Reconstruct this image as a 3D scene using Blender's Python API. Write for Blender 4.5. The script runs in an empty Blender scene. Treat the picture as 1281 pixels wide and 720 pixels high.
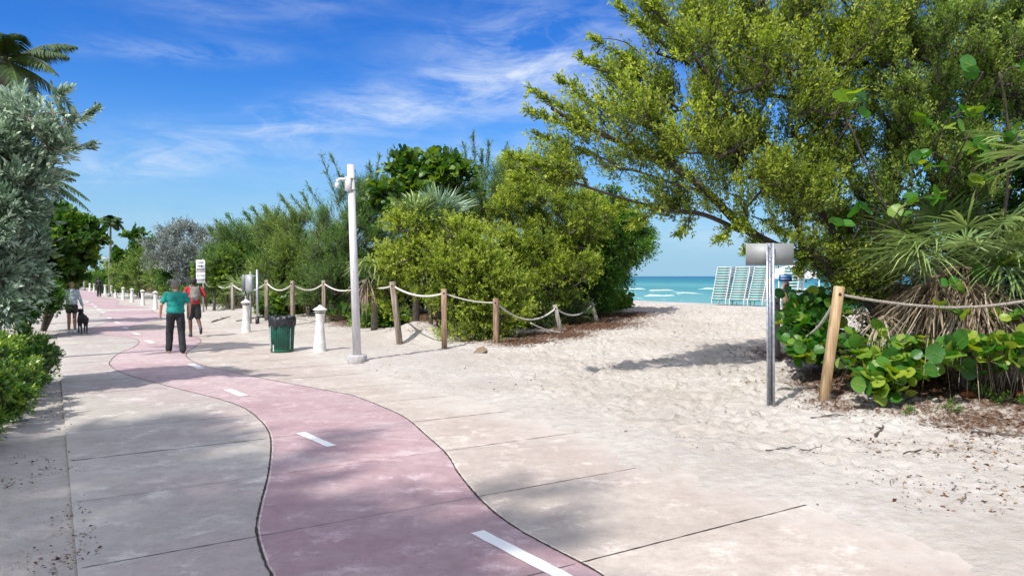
import bpy, math, random
import numpy as np
from mathutils import Vector, Matrix, noise as mnoise

R = math.radians
scene = bpy.context.scene
col = scene.collection
rng = np.random.default_rng(7)
random.seed(7)

# ------------------------------------------------------------------ camera
CAM_H = 1.85
F = 925.0                     # focal length in pixels of the 1281 px wide photograph
PITCH = math.atan(15.0 / F)   # horizon a little above the middle
cam_d = bpy.data.cameras.new("camera")
cam_d.sensor_width = 36.0
cam_d.lens = 36.0 * F / 1281.0
cam_d.clip_start = 0.05
cam_d.clip_end = 9000
cam = bpy.data.objects.new("camera", cam_d)
col.objects.link(cam)
cam.location = (0, 0, CAM_H)
cam.rotation_euler = (R(90) - PITCH, 0, 0)
scene.camera = cam

# ------------------------------------------------------------------ sun + sky
SUN_EL = R(52)
SUN_DIR = np.array([0.565 * math.cos(SUN_EL), 0.825 * math.cos(SUN_EL), -math.sin(SUN_EL)])
sd = bpy.data.lights.new("sun", 'SUN')
sd.energy = 3.6
sd.angle = R(0.9)
sd.color = (1.0, 0.965, 0.905)
sun = bpy.data.objects.new("sun", sd)
col.objects.link(sun)
sun.rotation_euler = Vector(SUN_DIR).to_track_quat('-Z', 'Y').to_euler()
sun.location = (-20, -30, 40)

scene.view_settings.view_transform = 'Standard'
scene.view_settings.look = 'None'
scene.view_settings.gamma = 1
scene.view_settings.use_curve_mapping = False
scene.view_settings.exposure = 0.58

world = bpy.data.worlds.new("World")
scene.world = world
world.use_nodes = True
nt = world.node_tree
nt.nodes.clear()


def N(nt, typ, **kw):
    n = nt.nodes.new(typ)
    for k, v in kw.items():
        if k.startswith('i_'):
            n.inputs[k[2:]].default_value = v
        else:
            setattr(n, k, v)
    return n


def lk(nt, a, b):
    nt.links.new(a, b)


def mth(nt, op, a, b=None, c=None, clamp=False):
    n = nt.nodes.new('ShaderNodeMath')
    n.operation = op
    n.use_clamp = clamp
    for i, v in enumerate((a, b, c)):
        if v is None:
            continue
        if isinstance(v, (int, float)):
            n.inputs[i].default_value = v
        else:
            nt.links.new(v, n.inputs[i])
    return n.outputs[0]


def sstep(nt, v, a, b, lo=0.0, hi=1.0):
    n = nt.nodes.new('ShaderNodeMapRange')
    n.interpolation_type = 'SMOOTHSTEP'
    n.inputs['From Min'].default_value = a
    n.inputs['From Max'].default_value = b
    n.inputs['To Min'].default_value = lo
    n.inputs['To Max'].default_value = hi
    nt.links.new(v, n.inputs['Value'])
    return n.outputs[0]


def mixc(nt, f, a, b):
    n = nt.nodes.new('ShaderNodeMix')
    n.data_type = 'RGBA'
    if isinstance(f, (int, float)):
        n.inputs[0].default_value = f
    else:
        nt.links.new(f, n.inputs[0])
    for i, v in ((6, a), (7, b)):
        if isinstance(v, tuple):
            n.inputs[i].default_value = (*v[:3], 1)
        else:
            nt.links.new(v, n.inputs[i])
    return n.outputs[2]


def noise(nt, vec, scale, detail=4, rough=0.55, dist=0.0):
    n = nt.nodes.new('ShaderNodeTexNoise')
    n.inputs['Scale'].default_value = scale
    n.inputs['Detail'].default_value = detail
    n.inputs['Roughness'].default_value = rough
    n.inputs['Distortion'].default_value = dist
    if vec is not None:
        nt.links.new(vec, n.inputs['Vector'])
    return n.outputs['Fac']


def mapping(nt, vec, rot=(0, 0, 0), scale=(1, 1, 1), loc=(0, 0, 0)):
    n = nt.nodes.new('ShaderNodeMapping')
    n.inputs['Rotation'].default_value = rot
    n.inputs['Scale'].default_value = scale
    n.inputs['Location'].default_value = loc
    nt.links.new(vec, n.inputs['Vector'])
    return n.outputs[0]


sky = N(nt, 'ShaderNodeTexSky')
sky.sky_type = 'NISHITA'
sky.sun_disc = False
sky.sun_elevation = SUN_EL
sky.sun_rotation = R(214.4)
sky.altitude = 0
sky.air_density = 1.0
sky.dust_density = 0.3
sky.ozone_density = 3.0
hs = N(nt, 'ShaderNodeHueSaturation')
hs.inputs['Hue'].default_value = 0.515
hs.inputs['Saturation'].default_value = 1.32
hs.inputs['Value'].default_value = 1.0
lk(nt, sky.outputs[0], hs.inputs['Color'])
tc = N(nt, 'ShaderNodeTexCoord')
sp = N(nt, 'ShaderNodeSeparateXYZ')
lk(nt, tc.outputs['Generated'], sp.inputs[0])
az = mth(nt, 'ARCTAN2', sp.outputs[0], sp.outputs[1])
el = sp.outputs[2]
cbv = N(nt, 'ShaderNodeCombineXYZ')
lk(nt, az, cbv.inputs[0])
lk(nt, el, cbv.inputs[1])
fib = noise(nt, mapping(nt, cbv.outputs[0], rot=(0, 0, R(-13)), scale=(3.0, 16, 1), loc=(1.3, .4, 0)), 1.6, 9, .62, .7)
fib2 = noise(nt, mapping(nt, cbv.outputs[0], rot=(0, 0, R(-24)), scale=(5, 14, 1), loc=(4.3, 2.4, 0)), 2.0, 9, .66, 1.0)


def puff(a0, e0, la, le, ang, amt):
    """a soft patch of cirrus round the direction (azimuth, height)"""
    da = mth(nt, 'SUBTRACT', az, a0)
    de = mth(nt, 'SUBTRACT', el, e0)
    c, s = math.cos(ang), math.sin(ang)
    u = mth(nt, 'ADD', mth(nt, 'MULTIPLY', da, c / la), mth(nt, 'MULTIPLY', de, s / la))
    v = mth(nt, 'ADD', mth(nt, 'MULTIPLY', da, -s / le), mth(nt, 'MULTIPLY', de, c / le))
    q = mth(nt, 'ADD', mth(nt, 'MULTIPLY', u, u), mth(nt, 'MULTIPLY', v, v))
    return mth(nt, 'MULTIPLY', mth(nt, 'EXPONENT', mth(nt, 'MULTIPLY', q, -1.0)), amt)


cl = None
for args in ((.03, .285, .15, .055, .12, 1.0), (.10, .24, .12, .035, .2, .7), (-.23, .20, .26, .030, .21, 1.15), (-.46, .135, .10, .022, .2, .8), (-.42, .265, .10, .012, .06, .9), (-.09, .16, .20, .022, .15, .5),
             (-.33, .33, .14, .03, .1, .45), (.23, .05, .25, .018, .0, .5), (-.40, .06, .3, .03, .0, .35), (1.2, .3, .5, .1, .2, .8), (-1.5, .4, .6, .1, .2, .8)):
    p_ = puff(*args)
    cl = p_ if cl is None else mth(nt, 'ADD', cl, p_)
fb = mth(nt, 'ADD', mth(nt, 'MULTIPLY', sstep(nt, fib, .34, .74), .75), mth(nt, 'MULTIPLY', sstep(nt, fib2, .40, .72), .45))
cl = mth(nt, 'MULTIPLY', mth(nt, 'MULTIPLY', cl, fb), .66, clamp=True)
mul = nt.nodes.new('ShaderNodeMix')
mul.data_type = 'RGBA'
mul.blend_type = 'MULTIPLY'
mul.inputs[0].default_value = 1
lk(nt, hs.outputs[0], mul.inputs[6])
mul.inputs[7].default_value = (.27, .56, .74, 1)
hz = sstep(nt, el, .0, .30)
hzf = mth(nt, 'POWER', mth(nt, 'SUBTRACT', 1.0, hz), 1.6)
skb = mixc(nt, mth(nt, 'MULTIPLY', hzf, .92), mul.outputs[2], (1.62, 2.6, 3.55))
skc = mixc(nt, cl, skb, (3.5, 3.95, 4.6))
# broken white cloud added overhead and behind the viewer, unseen, for whiter fill light
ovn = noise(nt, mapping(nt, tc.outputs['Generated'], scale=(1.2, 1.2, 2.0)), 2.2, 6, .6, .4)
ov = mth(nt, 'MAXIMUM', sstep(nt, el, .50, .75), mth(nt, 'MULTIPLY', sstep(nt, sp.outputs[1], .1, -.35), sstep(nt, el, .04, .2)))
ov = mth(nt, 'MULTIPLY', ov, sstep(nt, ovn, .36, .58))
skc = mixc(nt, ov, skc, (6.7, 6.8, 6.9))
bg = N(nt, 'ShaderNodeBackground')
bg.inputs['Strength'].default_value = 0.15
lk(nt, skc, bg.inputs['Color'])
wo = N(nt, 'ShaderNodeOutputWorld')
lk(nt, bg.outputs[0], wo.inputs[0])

# ------------------------------------------------------------------ helpers: rays from the photograph's pixels
PD = np.array([-0.528, 0.849, 0.0])   # direction the path runs in (s)
TD = np.array([0.849, 0.528, 0.0])    # across it, towards the sea (t)


def st(s, t, z=0.0):
    p = PD * s + TD * t
    return (p[0], p[1], z)


def ray(px, py):
    x = (px - 640.5) / F
    y = (360.0 - py) / F
    c, s_ = math.cos(PITCH), math.sin(PITCH)
    return np.array([x, c + y * s_, -s_ + y * c])


def P(px, py, d):
    r = ray(px, py)
    return np.array([0, 0, CAM_H]) + r * (d / r[1])


def S(v, a, b):
    u = np.clip((np.asarray(v, float) - a) / (b - a), 0, 1)
    return u * u * (3 - 2 * u)


_perm = np.random.default_rng(3).random((256, 256))


def vnoise(x, y):
    xi = np.floor(x).astype(int)
    yi = np.floor(y).astype(int)
    fx = x - xi
    fy = y - yi
    fx = fx * fx * (3 - 2 * fx)
    fy = fy * fy * (3 - 2 * fy)
    a = _perm[xi % 256, yi % 256]
    b = _perm[(xi + 1) % 256, yi % 256]
    c = _perm[xi % 256, (yi + 1) % 256]
    d = _perm[(xi + 1) % 256, (yi + 1) % 256]
    return (a * (1 - fx) + b * fx) * (1 - fy) + (c * (1 - fx) + d * fx) * fy


def fbm(x, y, o=4):
    r = 0
    amp = .5
    for i in range(o):
        r = r + amp * vnoise(x * 2 ** i + 17 * i, y * 2 ** i + 31 * i)
        amp *= .5
    return r


MOUNDS = [(-2.65, 20.7, 0.42, 0.85), (-3.0, 22.5, 0.25, 1.6), (-7.5, 30, .35, 2.5), (-11, 34, .4, 3.0), (6.6, 12.8, 0.18, 1.6), (9.0, 11.0, .22, 1.8)]


def H(x, y):
    x = np.asarray(x, float)
    y = np.asarray(y, float)
    s = x * PD[0] + y * PD[1]
    t = x * TD[0] + y * TD[1]
    e = 4.80 + 1.2 * (fbm(s * .38 + 5, t * .15 + 9) - .47) + .9 * (fbm(s * 2.2, t * 2.2) - .47)
    z = -0.03 + 0.075 * S(t, e - .15, e + 1.1) + 0.50 * S(t, 7, 22) - 3.3 * S(t, 24.5, 62) - 2.5 * S(t, 62, 140)
    z = z + 0.065 * S(-t, -.05, 0.9) + 0.10 * S(-t, 1.0, 4)
    # a drift of sand blown right across the path
    drift = np.exp(-((s - 45.0 - .25 * (t - 2)) / 2.0) ** 2) * (t > -1) * (t < 6)
    z = z + 0.045 * drift * (0.75 + .5 * fbm(s * 1.2, t * 1.2))
    for mx, my, a, r in MOUNDS:
        z = z + a * np.exp(-((x - mx) ** 2 + (y - my) ** 2) / (r * r))
    return z


def G(px, py):
    """the point where the ray through a pixel meets the terrain"""
    r = ray(px, py)
    lo = 1.5
    prev = lo
    o = np.array([0, 0, CAM_H])
    for d in np.concatenate([np.arange(1.5, 60, .05), np.arange(60, 300, .5)]):
        q = o + r * (d / r[1])
        if q[2] <= float(H(q[0], q[1])):
            return q
        prev = d
    return o + r * (prev / r[1])


def F0(px, py, z=0.0):
    """the point where the ray through a pixel meets the level z"""
    r = ray(px, py)
    k = (z - CAM_H) / r[2]
    return np.array([0, 0, CAM_H]) + r * k


def ground(x, y):
    return float(H(x, y))


# ------------------------------------------------------------------ materials
def new_mat(name):
    m = bpy.data.materials.new(name)
    m.use_nodes = True
    n = m.node_tree
    n.nodes.clear()
    out = n.nodes.new('ShaderNodeOutputMaterial')
    b = n.nodes.new('ShaderNodeBsdfPrincipled')
    n.links.new(b.outputs[0], out.inputs[0])
    return m, n, b, out


def simple(name, c, rough=.6, metal=0.0, var=.12, scale=8.0, bump=.0, bscale=60.0, c2=None, stretch=(1, 1, 1), spec=.5):
    m, n, b, out = new_mat(name)
    t = n.nodes.new('ShaderNodeTexCoord')
    v = mapping(n, t.outputs['Object'], scale=stretch)
    f = noise(n, v, scale, 6, .6)
    f = sstep(n, f, .3, .7)
    a = tuple(x * (1 - var) for x in c)
    bb = c2 if c2 else tuple(min(1, x * (1 + var)) for x in c)
    n.links.new(mixc(n, f, a, bb), b.inputs['Base Color'])
    b.inputs['Roughness'].default_value = rough
    b.inputs['Metallic'].default_value = metal
    b.inputs['Specular IOR Level'].default_value = spec
    if bump:
        bn = n.nodes.new('ShaderNodeBump')
        bn.inputs['Strength'].default_value = bump
        bn.inputs['Distance'].default_value = .02
        n.links.new(noise(n, v, bscale, 5, .6), bn.inputs['Height'])
        n.links.new(bn.outputs[0], b.inputs['Normal'])
    return m


def foliage(name, dark, mid, light, trans=.35, rough=.5, spec=.35):
    """leaf material; the attribute 'tint' holds each leaf's own colour (age, kind)"""
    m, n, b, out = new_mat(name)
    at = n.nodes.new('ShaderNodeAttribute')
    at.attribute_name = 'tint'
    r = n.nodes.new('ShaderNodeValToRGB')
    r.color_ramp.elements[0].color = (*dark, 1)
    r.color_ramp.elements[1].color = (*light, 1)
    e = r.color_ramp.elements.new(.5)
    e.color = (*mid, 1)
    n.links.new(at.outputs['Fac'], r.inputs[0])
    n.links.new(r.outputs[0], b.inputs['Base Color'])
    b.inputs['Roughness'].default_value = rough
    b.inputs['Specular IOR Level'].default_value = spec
    tr = n.nodes.new('ShaderNodeBsdfTranslucent')
    hv = n.nodes.new('ShaderNodeHueSaturation')
    hv.inputs['Hue'].default_value = .495
    hv.inputs['Saturation'].default_value = 1.15
    hv.inputs['Value'].default_value = 1.5
    n.links.new(r.outputs[0], hv.inputs['Color'])
    n.links.new(hv.outputs[0], tr.inputs[0])
    mx = n.nodes.new('ShaderNodeMixShader')
    mx.inputs[0].default_value = trans
    n.links.new(b.outputs[0], mx.inputs[1])
    n.links.new(tr.outputs[0], mx.inputs[2])
    n.links.new(mx.outputs[0], out.inputs[0])
    return m


M = {}
M['bark'] = simple('bark', (.075, .06, .048), .9, var=.4, scale=9, bump=.6, bscale=40)
M['barkgrey'] = simple('bark_grey', (.16, .14, .115), .9, var=.35, scale=9, bump=.5, bscale=40)
M['bay'] = foliage('bay_cedar_leaf', (.052, .092, .017), (.205, .29, .04), (.53, .60, .12), .45)
M['bay2'] = foliage('buttonwood_leaf', (.036, .08, .016), (.15, .24, .046), (.39, .485, .12), .40)
M['plume'] = foliage('feathery_leaf', (.03, .075, .02), (.10, .20, .045), (.25, .38, .09), .36)
M['green'] = foliage('green_leaf', (.025, .075, .012), (.06, .155, .02), (.16, .30, .04), .32)
M['silver'] = foliage('silver_leaf', (.12, .19, .11), (.27, .38, .255), (.55, .66, .50), .2, .5, .35)
M['silverfar'] = foliage('grey_leaf', (.11, .14, .12), (.21, .25, .22), (.40, .45, .41), .15, .55, .3)
M['grape'] = foliage('sea_grape_leaf', (.025, .09, .014), (.06, .20, .028), (.36, .43, .05), .36, .42, .45)
M['grapefar'] = foliage('sea_grape_far_leaf', (.03, .085, .015), (.065, .15, .025), (.20, .29, .04), .3, .42, .4)
M['hedge'] = foliage('hedge_leaf', (.025, .085, .015), (.07, .18, .025), (.30, .42, .06), .25, .33, .55)
M['palm'] = foliage('palm_leaf', (.03, .065, .02), (.07, .125, .032), (.17, .22, .07), .25, .4, .5)
M['fan'] = foliage('palmetto_leaf', (.07, .13, .04), (.19, .28, .095), (.40, .48, .17), .22, .42, .45)
M['fansilver'] = foliage('silver_palmetto_leaf', (.13, .21, .13), (.26, .37, .24), (.46, .56, .42), .2, .42, .45)
M['dead'] = foliage('dead_frond', (.07, .05, .03), (.21, .155, .10), (.46, .39, .29), .12, .75, .2)
M['deadfar'] = M['dead']

# sand terrain
m, n, b, out = new_mat('sand')
tcn = n.nodes.new('ShaderNodeTexCoord')
O = tcn.outputs['Object']
f1 = sstep(n, noise(n, O, .35, 5, .6), .35, .68)
f2 = sstep(n, noise(n, O, 7, 6, .65), .35, .7)
c = mixc(n, f1, (.44, .395, .355), (.53, .495, .455))
c = mixc(n, mth(n, 'MULTIPLY', f2, .5), c, (.33, .285, .235))
spk = sstep(n, noise(n, O, 60, 3, .8), .66, .74)
c = mixc(n, mth(n, 'MULTIPLY', spk, .6), c, (.20, .16, .12))
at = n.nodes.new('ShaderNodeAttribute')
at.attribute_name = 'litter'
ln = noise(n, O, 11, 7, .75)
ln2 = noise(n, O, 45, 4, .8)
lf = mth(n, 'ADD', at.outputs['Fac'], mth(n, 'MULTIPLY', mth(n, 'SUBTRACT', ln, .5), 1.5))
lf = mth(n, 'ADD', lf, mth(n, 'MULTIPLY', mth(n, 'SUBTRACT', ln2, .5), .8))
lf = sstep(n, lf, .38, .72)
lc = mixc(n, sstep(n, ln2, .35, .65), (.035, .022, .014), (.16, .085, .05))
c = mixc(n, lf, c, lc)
n.links.new(c, b.inputs['Base Color'])
b.inputs['Roughness'].default_value = .95
b.inputs['Specular IOR Level'].default_value = .15
bn = n.nodes.new('ShaderNodeBump')
bn.inputs['Strength'].default_value = .8
bn.inputs['Distance'].default_value = .05
hh = mth(n, 'ADD', mth(n, 'MULTIPLY', noise(n, O, 9, 5, .6), 1.0), mth(n, 'MULTIPLY', noise(n, O, 55, 4, .7), .35))
n.links.new(hh, bn.inputs['Height'])
n.links.new(bn.outputs[0], b.inputs['Normal'])
M['sand'] = m


def paving(name, c1, c2, stain, stain_amt, dust_lo, pinkwash=None, wear=None, wear_sun_c=(.55, .42, .43)):
    m, n, b, out = new_mat(name)
    tcn = n.nodes.new('ShaderNodeTexCoord')
    O = tcn.outputs['Object']
    dt = n.nodes.new('ShaderNodeVectorMath')
    dt.operation = 'DOT_PRODUCT'
    n.links.new(O, dt.inputs[0])
    dt.inputs[1].default_value = tuple(TD)
    T = dt.outputs['Value']
    ds = n.nodes.new('ShaderNodeVectorMath')
    ds.operation = 'DOT_PRODUCT'
    n.links.new(O, ds.inputs[0])
    ds.inputs[1].default_value = tuple(PD)
    Sv = ds.outputs['Value']
    # each poured bay has its own tone
    bay = mth(n, 'FLOOR', mth(n, 'DIVIDE', mth(n, 'SUBTRACT', Sv, .62), 1.6))
    wn = n.nodes.new('ShaderNodeTexWhiteNoise')
    wn.noise_dimensions = '1D'
    n.links.new(bay, wn.inputs['W'])
    f = sstep(n, noise(n, O, .9, 7, .62), .32, .68)
    c = mixc(n, f, c1, c2)
    c = mixc(n, mth(n, 'MULTIPLY', wn.outputs['Value'], .35), c, tuple(x * .72 for x in c1))
    if pinkwash:
        pw = sstep(n, noise(n, mapping(n, O, loc=(5, 3, 0)), .45, 4, .5), .46, .62)
        c = mixc(n, mth(n, 'MULTIPLY', pw, .55), c, pinkwash)
    if wear:
        # the colour coat worn through to pale concrete in streaks
        mv = mapping(n, O, rot=(0, 0, R(-31.9)), scale=(.55, 1.7, 1))
        w = noise(n, mv, 1.1, 8, .68, .4)
        w = sstep(n, w, .52, .70)
        w = mth(n, 'MULTIPLY', w, wear)
        w2 = sstep(n, Sv, 8.0, 15.0)  # paler farther along: part wear, part sunlight painted into the coat
        w3 = mth(n, 'MULTIPLY', w2, sstep(n, noise(n, O, .5, 6, .6), .25, .65))
        w = mth(n, 'MAXIMUM', w, mth(n, 'MULTIPLY', w3, .8))
        w = mth(n, 'MULTIPLY', w, sstep(n, Sv, 44, 30, 0.35, 1.0))
        c = mixc(n, w, c, wear_sun_c)
    sn = sstep(n, noise(n, mapping(n, O, loc=(9, 1, 0)), 2.2, 8, .7), .55, .78)
    c = mixc(n, mth(n, 'MULTIPLY', sn, stain_amt), c, stain)
    gr = sstep(n, noise(n, O, 6.5, 9, .80), .36, .68)
    c = mixc(n, mth(n, 'MULTIPLY', gr, .5), c, tuple(x * .62 for x in c1))
    pl = sstep(n, noise(n, mapping(n, O, loc=(2, 7, 0)), 2.3, 10, .78), .52, .66)
    c = mixc(n, mth(n, 'MULTIPLY', pl, .6), c, tuple(min(.72, x * 1.25 + .06) for x in c2))
    sp_ = sstep(n, noise(n, O, 30, 4, .85), .58, .68)
    c = mixc(n, mth(n, 'MULTIPLY', sp_, .5), c, (.13, .10, .09))
    # fine dark cracks and grit lying in them
    # sand blown on to the edge
    dn = mth(n, 'ADD', T, mth(n, 'MULTIPLY', mth(n, 'SUBTRACT', noise(n, O, 1.3, 7, .7), .5), 2.4))
    dust = sstep(n, dn, dust_lo, dust_lo + 1.3)
    dl = mth(n, 'SUBTRACT', 0.0, dn)
    dust2 = sstep(n, dl, -.7, .5)
    dust = mth(n, 'MAXIMUM', dust, dust2)
    c = mixc(n, mth(n, 'MULTIPLY', dust, .85), c, (.50, .46, .41))
    n.links.new(c, b.inputs['Base Color'])
    b.inputs['Roughness'].default_value = .86
    b.inputs['Specular IOR Level'].default_value = .25
    bn = n.nodes.new('ShaderNodeBump')
    bn.inputs['Strength'].default_value = .25
    bn.inputs['Distance'].default_value = .01
    n.links.new(mth(n, 'ADD', noise(n, O, 90, 3, .7), noise(n, O, 4, 5, .6)), bn.inputs['Height'])
    n.links.new(bn.outputs[0], b.inputs['Normal'])
    return m


M['pave_left'] = paving('grey_concrete', (.405, .365, .325), (.50, .465, .42), (.27, .20, .19), .5, 9.0, pinkwash=(.43, .33, .325))
M['pave_right'] = paving('buff_concrete', (.435, .372, .322), (.53, .465, .41), (.33, .23, .205), .6, 4.35, pinkwash=(.41, .325, .295))
M['lane'] = paving('pink_coat', (.38, .25, .265), (.475, .36, .365), (.26, .155, .175), .6, 9.0, wear=.95, wear_sun_c=(.53, .43, .415))
M['joint'] = simple('joint_filler', (.035, .028, .022), .95, var=.5, scale=30, bump=.5)
M['jointedge'] = simple('joint_edge', (.52, .45, .40), .9, var=.25, scale=14)
# worn road paint
m, n, b, out = new_mat('lane_paint')
tcn = n.nodes.new('ShaderNodeTexCoord')
O = tcn.outputs['Object']
w = sstep(n, noise(n, O, 22, 6, .75), .56, .72)
n.links.new(mixc(n, mth(n, 'MULTIPLY', w, .6), (.74, .74, .72), (.46, .36, .37)), b.inputs['Base Color'])
b.inputs['Roughness'].default_value = .7
M['paint'] = m

# sea
m, n, b, out = new_mat('sea')
tcn = n.nodes.new('ShaderNodeTexCoord')
O = tcn.outputs['Object']
dt = n.nodes.new('ShaderNodeVectorMath')
dt.operation = 'DOT_PRODUCT'
n.links.new(O, dt.inputs[0])
dt.inputs[1].default_value = tuple(TD)
T = dt.outputs['Value']
warp = mth(n, 'MULTIPLY', mth(n, 'SUBTRACT', noise(n, O, .012, 5, .55), .5), 70)
tw = mth(n, 'ADD', T, warp)
r = n.nodes.new('ShaderNodeValToRGB')
lg = mth(n, 'LOGARITHM', mth(n, 'MAXIMUM', mth(n, 'ADD', T, mth(n, 'MULTIPLY', warp, .9)), 30.0), 10)
lg = mth(n, 'DIVIDE', mth(n, 'SUBTRACT', lg, 1.6), 2.0)
n.links.new(lg, r.inputs[0])
cr = r.color_ramp
cr.elements[0].position = 0.0
cr.elements[0].color = (.16, .36, .32, 1)
cr.elements[1].position = 1.0
cr.elements[1].color = (.006, .085, .16, 1)
for p_, c_ in ((.15, (.13, .31, .265)), (.30, (.05, .215, .19)), (.38, (.09, .27, .235)), (.48, (.02, .165, .165)), (.70, (.010, .105, .135))):
    e = cr.elements.new(p_)
    e.color = (*c_, 1)
mv = mapping(n, O, rot=(0, 0, R(-31.9)), scale=(1.0, .22, 1))
fo = noise(n, mv, .11, 8, .62, .6)
fo2 = noise(n, mv, .8, 6, .7)
foam = mth(n, 'MULTIPLY', sstep(n, fo, .60, .70), sstep(n, fo2, .36, .52))
foam = mth(n, 'MULTIPLY', foam, sstep(n, T, 170, 120))
n.links.new(mixc(n, foam, r.outputs[0], (.85, .88, .88)), b.inputs['Base Color'])
b.inputs['Roughness'].default_value = .32
b.inputs['Specular IOR Level'].default_value = .12
bn = n.nodes.new('ShaderNodeBump')
bn.inputs['Strength'].default_value = .5
bn.inputs['Distance'].default_value = .6
n.links.new(mth(n, 'ADD', noise(n, mv, .5, 6, .6), mth(n, 'MULTIPLY', noise(n, mv, .1, 3, .5), 2.0)), bn.inputs['Height'])
n.links.new(bn.outputs[0], b.inputs['Normal'])
M['sea'] = m
M['foam'] = simple('foam', (.52, .62, .62), .8, var=.08, scale=3, bump=.6, bscale=5)

M['wood'] = simple('weathered_wood', (.21, .155, .115), .85, var=.35, scale=5, bump=.5, bscale=25, stretch=(4, 4, .35), c2=(.38, .31, .25))
M['woodgrey'] = simple('grey_wood', (.24, .21, .175), .85, var=.35, scale=5, bump=.5, bscale=25, stretch=(4, 4, .35), c2=(.42, .38, .33))
M['woodred'] = simple('brown_wood', (.20, .105, .06), .8, var=.35, scale=5, bump=.5, bscale=25, stretch=(4, 4, .35), c2=(.40, .27, .18))
M['woodnew'] = simple('yellow_wood', (.40, .245, .12), .75, var=.3, scale=5, bump=.4, bscale=25, stretch=(6, 6, .4), c2=(.56, .39, .22))
M['rope'] = simple('white_rope', (.66, .63, .56), .9, var=.2, scale=30, bump=.8, bscale=90)
M['ropegrey'] = simple('grey_rope', (.33, .29, .245), .9, var=.35, scale=40, bump=.8, bscale=90)
M['whitepaint'] = simple('white_paint', (.72, .70, .70), .5, var=.08, scale=5)
M['polepaint'] = simple('pole_paint', (.60, .58, .60), .45, var=.16, scale=4, stretch=(6, 6, .8))
M['concrete'] = simple('footing_concrete', (.42, .40, .40), .85, var=.2, scale=12, bump=.4)
M['bollard'] = simple('bollard_concrete', (.70, .67, .63), .8, var=.12, scale=9, bump=.3, bscale=40)
M['darklouvre'] = simple('louvre_dark', (.05, .05, .05), .6)
M['binmetal'] = simple('bin_green', (.012, .10, .065), .4, var=.3, scale=6)
M['binlight'] = simple('bin_decal', (.42, .50, .46), .5, var=.2, scale=8)
M['bag'] = simple('bin_bag', (.02, .02, .023), .28, var=.3, scale=14, bump=1.0, bscale=14)
M['galv'] = simple('galvanised', (.44, .46, .50), .42, .75, var=.22, scale=18, bump=.12, bscale=50)
M['galvdull'] = simple('sign_back', (.27, .28, .27), .6, .3, var=.08, scale=5)
M['hole'] = simple('punched_hole', (.03, .03, .035), .8)
M['boxgrey'] = simple('box_grey', (.40, .42, .43), .5, .2, var=.12, scale=4)
M['boxdark'] = simple('box_dark', (.16, .17, .18), .5, .2, var=.12, scale=4)
M['signwhite'] = simple('sign_white', (.78, .80, .82), .45, var=.05)
M['black'] = simple('black_ink', (.015, .015, .018), .5)
M['bluesign'] = simple('blue_sign', (.025, .14, .42), .45, var=.1)
M['resin'] = simple('white_resin', (.66, .655, .63), .45, var=.1, scale=6)
M['teal'] = simple('teal_strap', (.04, .28, .28), .5, var=.25, scale=6)
M['canvas'] = simple('white_canvas', (.80, .80, .80), .8, var=.05)
M['skin_l'] = simple('light_skin', (.50, .27, .18), .55, var=.1)
M['skin_d'] = simple('dark_skin', (.10, .05, .032), .5, var=.15)
M['skin_t'] = simple('tan_skin', (.36, .18, .11), .55, var=.1)
M['teal_shirt'] = simple('teal_cotton', (.005, .235, .20), .85, var=.25, scale=9, bump=.5, bscale=9)
M['blacktrousers'] = simple('black_trousers', (.017, .017, .02), .85, var=.3, scale=6, bump=.5, bscale=8)
M['red'] = simple('red_cotton', (.40, .03, .035), .8, var=.2, scale=7, bump=.4, bscale=9)
M['pack'] = simple('grey_pack', (.20, .185, .165), .8, var=.3, scale=9, bump=.5, bscale=12)
M['hoodie'] = simple('grey_hoodie', (.34, .42, .45), .9, var=.15, scale=8, bump=.5, bscale=10)
M['hairgrey'] = simple('grey_hair', (.20, .16, .14), .8, var=.3, scale=30)
M['hairblond'] = simple('blond_hair', (.26, .17, .09), .7, var=.3, scale=30)
M['hairdark'] = simple('dark_hair', (.02, .016, .014), .7, var=.3, scale=30)
M['dogfur'] = simple('black_fur', (.014, .014, .016), .6, var=.4, scale=20, bump=.7, bscale=60)
M['shoewhite'] = simple('white_shoe', (.75, .74, .70), .6)
M['shoeblack'] = simple('black_shoe', (.03, .03, .035), .6)
M['shoetan'] = simple('tan_shoe', (.62, .45, .25), .6)
M['chip'] = foliage('litter_chip', (.035, .02, .013), (.15, .075, .042), (.34, .24, .16), .0, .9, .1)
M['orange'] = simple('orange_leaf', (.60, .15, .05), .6, var=.2)
M['yellowleaf'] = simple('yellow_leaf', (.55, .42, .06), .6, var=.2)


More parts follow.
